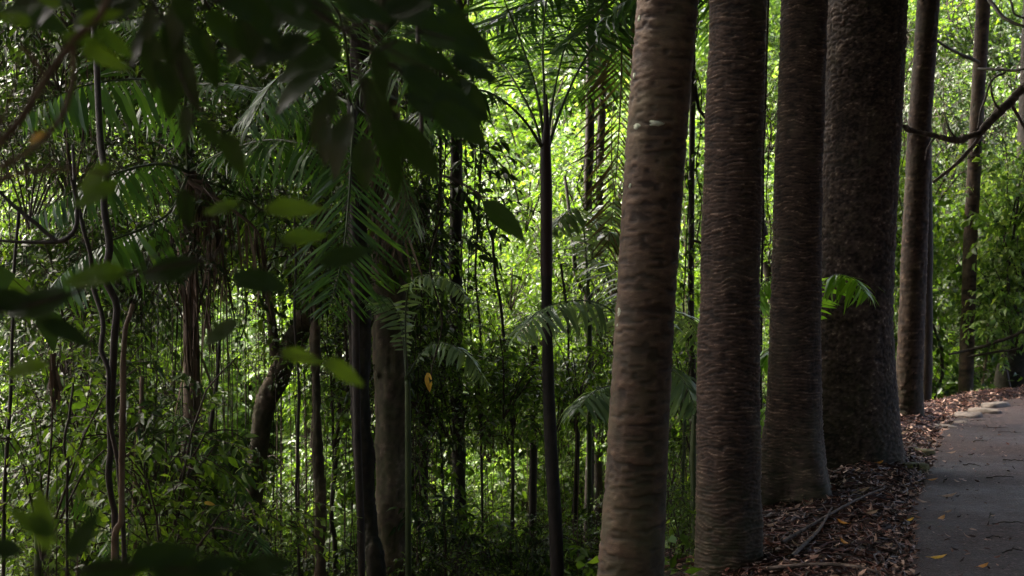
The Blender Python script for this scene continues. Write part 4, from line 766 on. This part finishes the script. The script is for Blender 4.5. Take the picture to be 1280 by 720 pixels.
TW = [(1245, 535, 34, .05, 'long dark twig across the far part of the path'), (1262, 541, 26, -.12, 'second dark twig beside the far long twig'), (1225, 552, 20, .1, 'short twig left of the far twigs'), (1250, 597, 36, .04, 'long straight twig halfway up the path'), (1268, 576, 24, -.2, 'short dark twig right of the middle of the path'),
 (1240, 645, 18, .5, 'small forked dark twig left of the longest twig'), (1262, 655, 44, .03, 'longest dark twig lying in the near part of the path'), (1243, 672, 22, .08, 'short dark twig just below the longest one'), (1215, 582, 18, -.3, 'thin twig between the pale leaves'), (1266, 690, 30, .15, 'dark twig near the bottom right of the path'), (1222, 526, 22, .1, 'twig near the flat pale stones')]
for k, (px, py, w, a, lab) in enumerate(TW):
    p = ground_pt(px, py, .03); d = p[1]; L = w * d / F; mb = MB(); c = curve([(-L / 2 * math.cos(a), -L / 2 * math.sin(a) * 3, .006), (0, random.uniform(-.03, .03), .012), (L / 2 * math.cos(a), L / 2 * math.sin(a) * 3, .007)], 9)
    c[1:-1] += np.random.default_rng(k).normal(0, .006, (7, 3)) * np.array([1, 2, .3]); c *= 1 + .0 * k; tube(mb, c, np.linspace(.0045, .002, 9) * (.7 + .1 * (k % 5)), 6); q = c[5]; tube(mb, [q, q + np.array([L * .14, L * .12, .004])], [.003, .0015], 4)
    tag(obj('fallen_twig', mb.mesh('fallen_twig', [M['twig']]), None, (p[0], p[1], .026)), lab, 'twig', 'twigs on the path')
# edge stones
def stone(name, label, px, py, w, h, mat, seed, zt):
    p = ground_pt(px, py, zt * .5); d = p[1]; hw = w * d / F / 2; dep = h; mb = MB(); N, K = 14, 5; v = []
    for l in range(K):
        f = l / (K - 1); q = 1 - .35 * max(0, f - .55) ** 1.2 * 2; z = zt * min(1, f * 1.25)
        for k in range(N):
            a = 2 * math.pi * k / N; sq = 1 / max(abs(math.cos(a)), abs(math.sin(a))) ** .6; rr = q * sq * (1 + .16 * vnoise(math.cos(a) * 1.4 + seed, math.sin(a) * 1.4, f))
            v.append((hw * rr * math.cos(a), dep * rr * math.sin(a), z - .04 + .012 * vnoise(math.cos(a) * 2 + seed, math.sin(a) * 2, 2.2)))
    v.append((0, 0, zt - .035)); f4 = np.array([(l * N + k, l * N + (k + 1) % N, (l + 1) * N + (k + 1) % N, (l + 1) * N + k) for l in range(K - 1) for k in range(N)]); f3 = np.array([((K - 1) * N + k, (K - 1) * N + (k + 1) % N, K * N) for k in range(N)])
    mb.add(v, [f4, f3]); tag(obj(name, mb.mesh(name, [M[mat]], False), None, (p[0], p[1], 0), (random.uniform(-.08, .08), random.uniform(-.06, .06), seed * 1.37)), label, 'stone', 'stones along the path edge')
for k, (px, py, w, h, m, zt, lab) in enumerate([(1178, 532, 28, .16, 'stone', .08, 'flat pale stone nearest in the row of edging stones'), (1210, 517, 34, .2, 'stone', .09, 'largest flat pale stone of the edging'), (1230, 512, 26, .18, 'stone', .10, 'pale slab right of the largest edging stone'), (1243, 505, 26, .2, 'stone', .11, 'farthest pale edging stone at the bend'), (1153, 563, 34, .1, 'moss_stone', .10, 'dark flat stone in the litter above the mossy one'), (1141, 582, 26, .13, 'moss_stone', .11, 'mossy yellowish stone at the path edge'), (1200, 526, 18, .1, 'stone', .06, 'small pale stone between two larger ones')]):
    stone('edge_stone', lab, px, py, w, h, m, k + 1, zt)
# sticks lying on the bank
for k, (a, b, lab) in enumerate([((978, 668), (1105, 612), 'long stick lying across the litter bank'), ((990, 690), (1040, 636), 'stick slanting up beside the second row trunk'), ((960, 700), (1100, 716), 'stick lying low at the front of the bank')]):
    p, q = ground_pt(*a, .09), ground_pt(*b, .09); mb = MB(); c = curve([p, (p + q) / 2 + np.array([.03, .02, .02]), q], 14); c[:, 2] = height(c[:, 0], c[:, 1]) + .06; tube(mb, c, np.linspace(.012, .006, 14), 7)
    tag(obj('fallen_stick', mb.mesh('fallen_stick', [M['grey_limb']])), lab, 'stick', 'sticks on the litter bank')

# ------------------------------------------------------------------ foreground: dark leafy branches close to the camera, upper left
BIG = MB()
def big_leaf_mesh(seed, wr=.46, droop=.25):
    rng = np.random.default_rng(seed); n = 13; s = np.linspace(0, 1, n); w = wr * .5 * np.sin(np.pi * s ** .85) ** .8 * (1 - .25 * s); z = -droop * s ** 2 + .02 * np.sin(s * 9 + seed)
    v = []; 
    for i in range(n):
        for c in (-1, -.5, 0, .5, 1): v.append((s[i], c * w[i], z[i] + abs(c) * .16 * w[i] + .012 * math.sin(i * 1.7 + c * 3 + seed)))
    f = np.array([(i * 5 + j, i * 5 + j + 1, i * 5 + j + 6, i * 5 + j + 5) for i in range(n - 1) for j in range(4)]); mb = MB(); mb.add(v, f, 0, rng.uniform(.3, .7))
    tube(mb, [(-.12, 0, .02), (0, 0, 0), (.5, 0, -droop * .25 - .004), (.97, 0, -droop * .94)], [.012, .011, .007, .002], 5, 1); return mb.mesh('leaf', [M['leaf_dark'], M['stem_green']])
BL = [big_leaf_mesh(1), big_leaf_mesh(2, .52, .15), big_leaf_mesh(3, .4, .4)]
YL = big_leaf_mesh(4, .4, .3).copy(); YL.materials[0] = M['yellow_leaf']
GL = big_leaf_mesh(5, .42, .2).copy(); GL.materials[0] = M['leaf']
def fg_leaf(parent, px, py, L_px, ang, d, me, tilt=None, lean=0.0):
    """leaf whose base is at the pixel, pointing along screen angle ang (degrees, 0 right, 90 up)"""
    p = P(px, py, d); a = R(ang); L = L_px * d / F
    dirv = Vector((math.cos(a), lean, math.sin(a))).normalized(); t = random.uniform(-.5, .5) if tilt is None else tilt
    up = Vector((math.sin(t) * .6, -math.cos(t), .45)); y = up.cross(dirv).normalized(); z = dirv.cross(y)
    m = Matrix((dirv, y, z)).transposed().to_4x4(); o = obj('leaf', me, parent); o.matrix_local = Matrix.Translation(p) @ m @ Matrix.Scale(L, 4); return o
def branch_thing(label, stems, lv, mat='dark_bark'):
    t = thing('overhanging_branch', label, 'branch', (0, 0, 0), 'leafy branches close in front of the camera')
    for k, s in enumerate(stems):
        mb = MB(); px_tube(mb, s, 26, 7, 0, .004, seed=400 + k); obj('stem', mb.mesh('stem', [M[mat]]), t)
    for l in lv: fg_leaf(t, *l)
    return t
D = 2.3
lv = []
for (px, py, L, a) in [(470, 60, 95, -15), (520, 40, 110, -8), (545, 20, 90, -25), (500, 85, 100, -35), (455, 95, 85, -60), (430, 60, 95, 200), (420, 30, 90, 165), (480, 20, 80, 20), (560, 70, 75, -20), (440, 20, 85, 110), (505, 120, 110, -12), (470, 130, 100, -75), (440, 140, 90, -110), (400, 90, 80, 215), (490, 150, 95, -50), (420, 110, 80, -120), (530, 100, 95, -40), (390, 50, 85, 190), (350, 30, 80, 210), (370, 10, 90, 170), (330, 10, 85, -130), (300, 20, 80, -60), (455, 170, 70, -95), (540, 130, 90, -28), (480, 175, 75, -70), (410, 150, 60, -100)]:
    lv.append((px, py, L, a + random.uniform(-8, 8), D + random.uniform(-.35, .35), BL[random.randrange(3)]))
branch_thing('large dark out of focus leaf cluster hanging over the pale trunk', [[(300, -60, 9, D), (370, -5, 7, D), (440, 45, 6, D), (500, 90, 5, D), (545, 125, 3, D)], [(440, 45, 5, D), (450, 100, 4, D), (468, 170, 3, D)], [(470, 65, 4, D), (520, 40, 3, D), (570, 50, 2, D)], [(560, -60, 7, D - .2), (500, 0, 5, D - .1), (430, 40, 4, D)]], lv)
D = 2.0; lv = []
for (px, py, L, a) in [(220, 10, 90, -100), (240, 30, 85, -70), (205, 20, 80, -140), (190, 40, 75, -95), (225, 60, 80, -85), (255, 15, 75, -40), (180, 0, 80, 200), (150, 10, 75, 190), (270, 0, 80, -20), (215, 90, 60, -100), (195, 75, 55, -60), (280, 165, 62, -72), (235, 130, 50, -95), (250, 150, 45, -60), (130, 0, 70, 220), (100, -10, 75, 200), (60, 0, 70, 190), (20, 10, 70, -20), (300, -10, 85, -50), (240, -20, 90, -120)]:
    lv.append((px, py, L, a + random.uniform(-8, 8), D + random.uniform(-.3, .3), BL[random.randrange(3)]))
branch_thing('dark leafy twig hanging from the top left above the long palm frond', [[(120, -60, 8, D), (180, -10, 6, D), (215, 40, 5, D), (232, 110, 4, D), (270, 160, 2.5, D)], [(330, -60, 6, D), (280, -5, 5, D), (235, 20, 4, D)], [(180, -10, 5, D), (100, -12, 4, D), (20, 5, 3, D)]], lv)
D = 1.8; lv = [(95, 30, 60, 20, D, GL, .1), (75, 45, 55, -5, D, GL, -.2), (100, 60, 65, -20, D, GL, .2), (118, 35, 60, -35, D, GL, 0.0), (140, 205, 60, 215, D, GL, .2), (150, 230, 70, 200, D, GL, 0), (75, 10, 50, 140, D, GL, 0), (40, 30, 50, 160, D, GL, .3)]
branch_thing('soft blurred green leaves on bare curving twigs at the upper left', [[(150, -40, 9, D), (125, 20, 9, D), (95, 50, 10, D), (60, 95, 10, D), (25, 150, 10, D), (-20, 200, 10, D)], [(92, 55, 8, D), (90, 110, 8, D), (70, 160, 7, D), (30, 195, 7, D), (-30, 225, 7, D)], [(60, 95, 7, D), (28, 60, 6, D), (20, 100, 6, D), (10, 140, 6, D), (-20, 170, 6, D)], [(-20, 228, 8, D), (40, 215, 6, D), (100, 212, 4, D), (150, 222, 3, D)]], lv, 'brown_bark')
D = 1.9; lv = [(228, 235, 52, -80, D, BL[1], .4), (330, 262, 75, 5, D, GL, 0.6), (300, 255, 50, 190, D, GL, .4), (350, 300, 60, 10, D, GL, .6), (400, 330, 70, 20, D, BL[0], .5), (250, 330, 80, 190, D, BL[1], .5), (160, 340, 90, 185, D, GL, .6), (90, 370, 95, 190, D, BL[0], .5), (40, 380, 70, 170, D, BL[1], .3), (50, 400, 70, -20, D, BL[2], .4), (290, 345, 75, -10, D, BL[1], .6), (60, 455, 60, 190, D, GL, .6), (350, 440, 55, -10, D, GL, .5), (405, 450, 60, -30, D, GL, .3), (300, 400, 60, -150, D, BL[0], .4)]
branch_thing('thin twig of blurred leaves across the middle left', [[(-30, 395, 6, D), (60, 375, 5, D), (160, 345, 4, D), (250, 325, 4, D), (330, 300, 3, D), (400, 330, 2, D)], [(160, 345, 3, D), (235, 290, 3, D), (300, 258, 3, D), (335, 262, 2, D)], [(250, 325, 3, D), (300, 390, 2.5, D), (350, 440, 2, D), (405, 450, 2, D)], [(235, 290, 2.5, D), (230, 235, 2, D)]], lv)
D = 1.45; lv = [(60, 690, 80, 100, D, GL, .2), (70, 670, 70, 150, D, GL, .4), (85, 700, 70, 60, D, BL[0], .3), (160, 700, 90, 10, D, BL[0], .7), (190, 712, 90, -5, D, BL[1], .7), (100, 715, 80, 5, D, BL[0], .6), (240, 708, 70, 8, D, BL[2], .7), (300, 715, 70, 12, D, BL[1], .7), (30, 690, 60, 170, D, BL[1], .4)]
branch_thing('blurred leaves low in the bottom left corner', [[(-40, 760, 6, D), (40, 715, 5, D), (70, 690, 4, D)], [(40, 715, 4, D), (150, 708, 4, D), (250, 715, 3, D), (330, 722, 2, D)]], lv)
D = 1.9; lv = []
for (px, py, L, a) in [(400, -20, 110, -20), (430, 0, 110, -30), (480, 5, 130, -12), (520, 60, 110, -22), (400, 30, 90, -60), (470, 60, 100, -70), (350, 0, 100, -10), (320, -20, 100, -30), (530, -10, 100, -20), (390, 0, 100, 200), (280, 0, 90, -20), (220, -10, 90, -60), (190, 5, 80, -100), (170, -15, 90, -150), (255, 40, 60, -80), (90, -10, 80, -40), (40, -15, 80, -20)]:
    lv.append((px, py, L * .62, a + random.uniform(-10, 10), D + random.uniform(-.25, .25), BL[random.randrange(2)]))
branch_thing('uppermost dense spray of large dark leaves along the top edge', [[(120, -90, 8, D), (220, -30, 6, D), (330, -15, 5, D), (430, 20, 4, D), (500, 70, 3, D), (570, 100, 2, D)], [(430, 20, 4, D), (450, 80, 3, D), (470, 150, 2, D)]], lv)
# big single leaf hanging in front of the bright centre
D = 4.2
branch_thing('single large dark leaf hanging in front of the bright centre', [[(530, 215, 5, D), (570, 225, 4, D), (606, 248, 3, D)], [(520, -40, 7, D), (525, 100, 6, D), (530, 215, 5, D)]], [(604, 252, 72, -38, D, BL[0], .2), (590, 105, 80, 205, D, BL[1], .3), (565, 95, 72, -42, D, BL[2], .1)])
# hanging single leaves of another colour
for lab, px, py, L, a, d, me in [('small yellow leaf caught on the curving twigs at the upper left', 58, 165, 28, 205, 1.8, YL), ('orange yellow leaf caught right of the pale trunk', 535, 465, 26, -88, 9.2, YL), ('small orange leaf caught low beside the dead palm', 255, 628, 14, -10, 7.6, YL), ('small yellow green leaf lit up over the pale trunk', 490, 134, 14, -20, 2.2, GL)]:
    o = fg_leaf(None, px, py, L, a, d, me); o.name = 'coloured_leaf'; tag(o, lab, 'leaf', 'single coloured leaves caught in the foliage')
o = obj('dead_leaf_sheath', dead_frond([(66, 442), (68, 470), (72, 500)], 7.0, 26, .05, .16, 500)); tag(o, 'dark brown dead leaf sheath hanging at the far left', 'dead leaf')
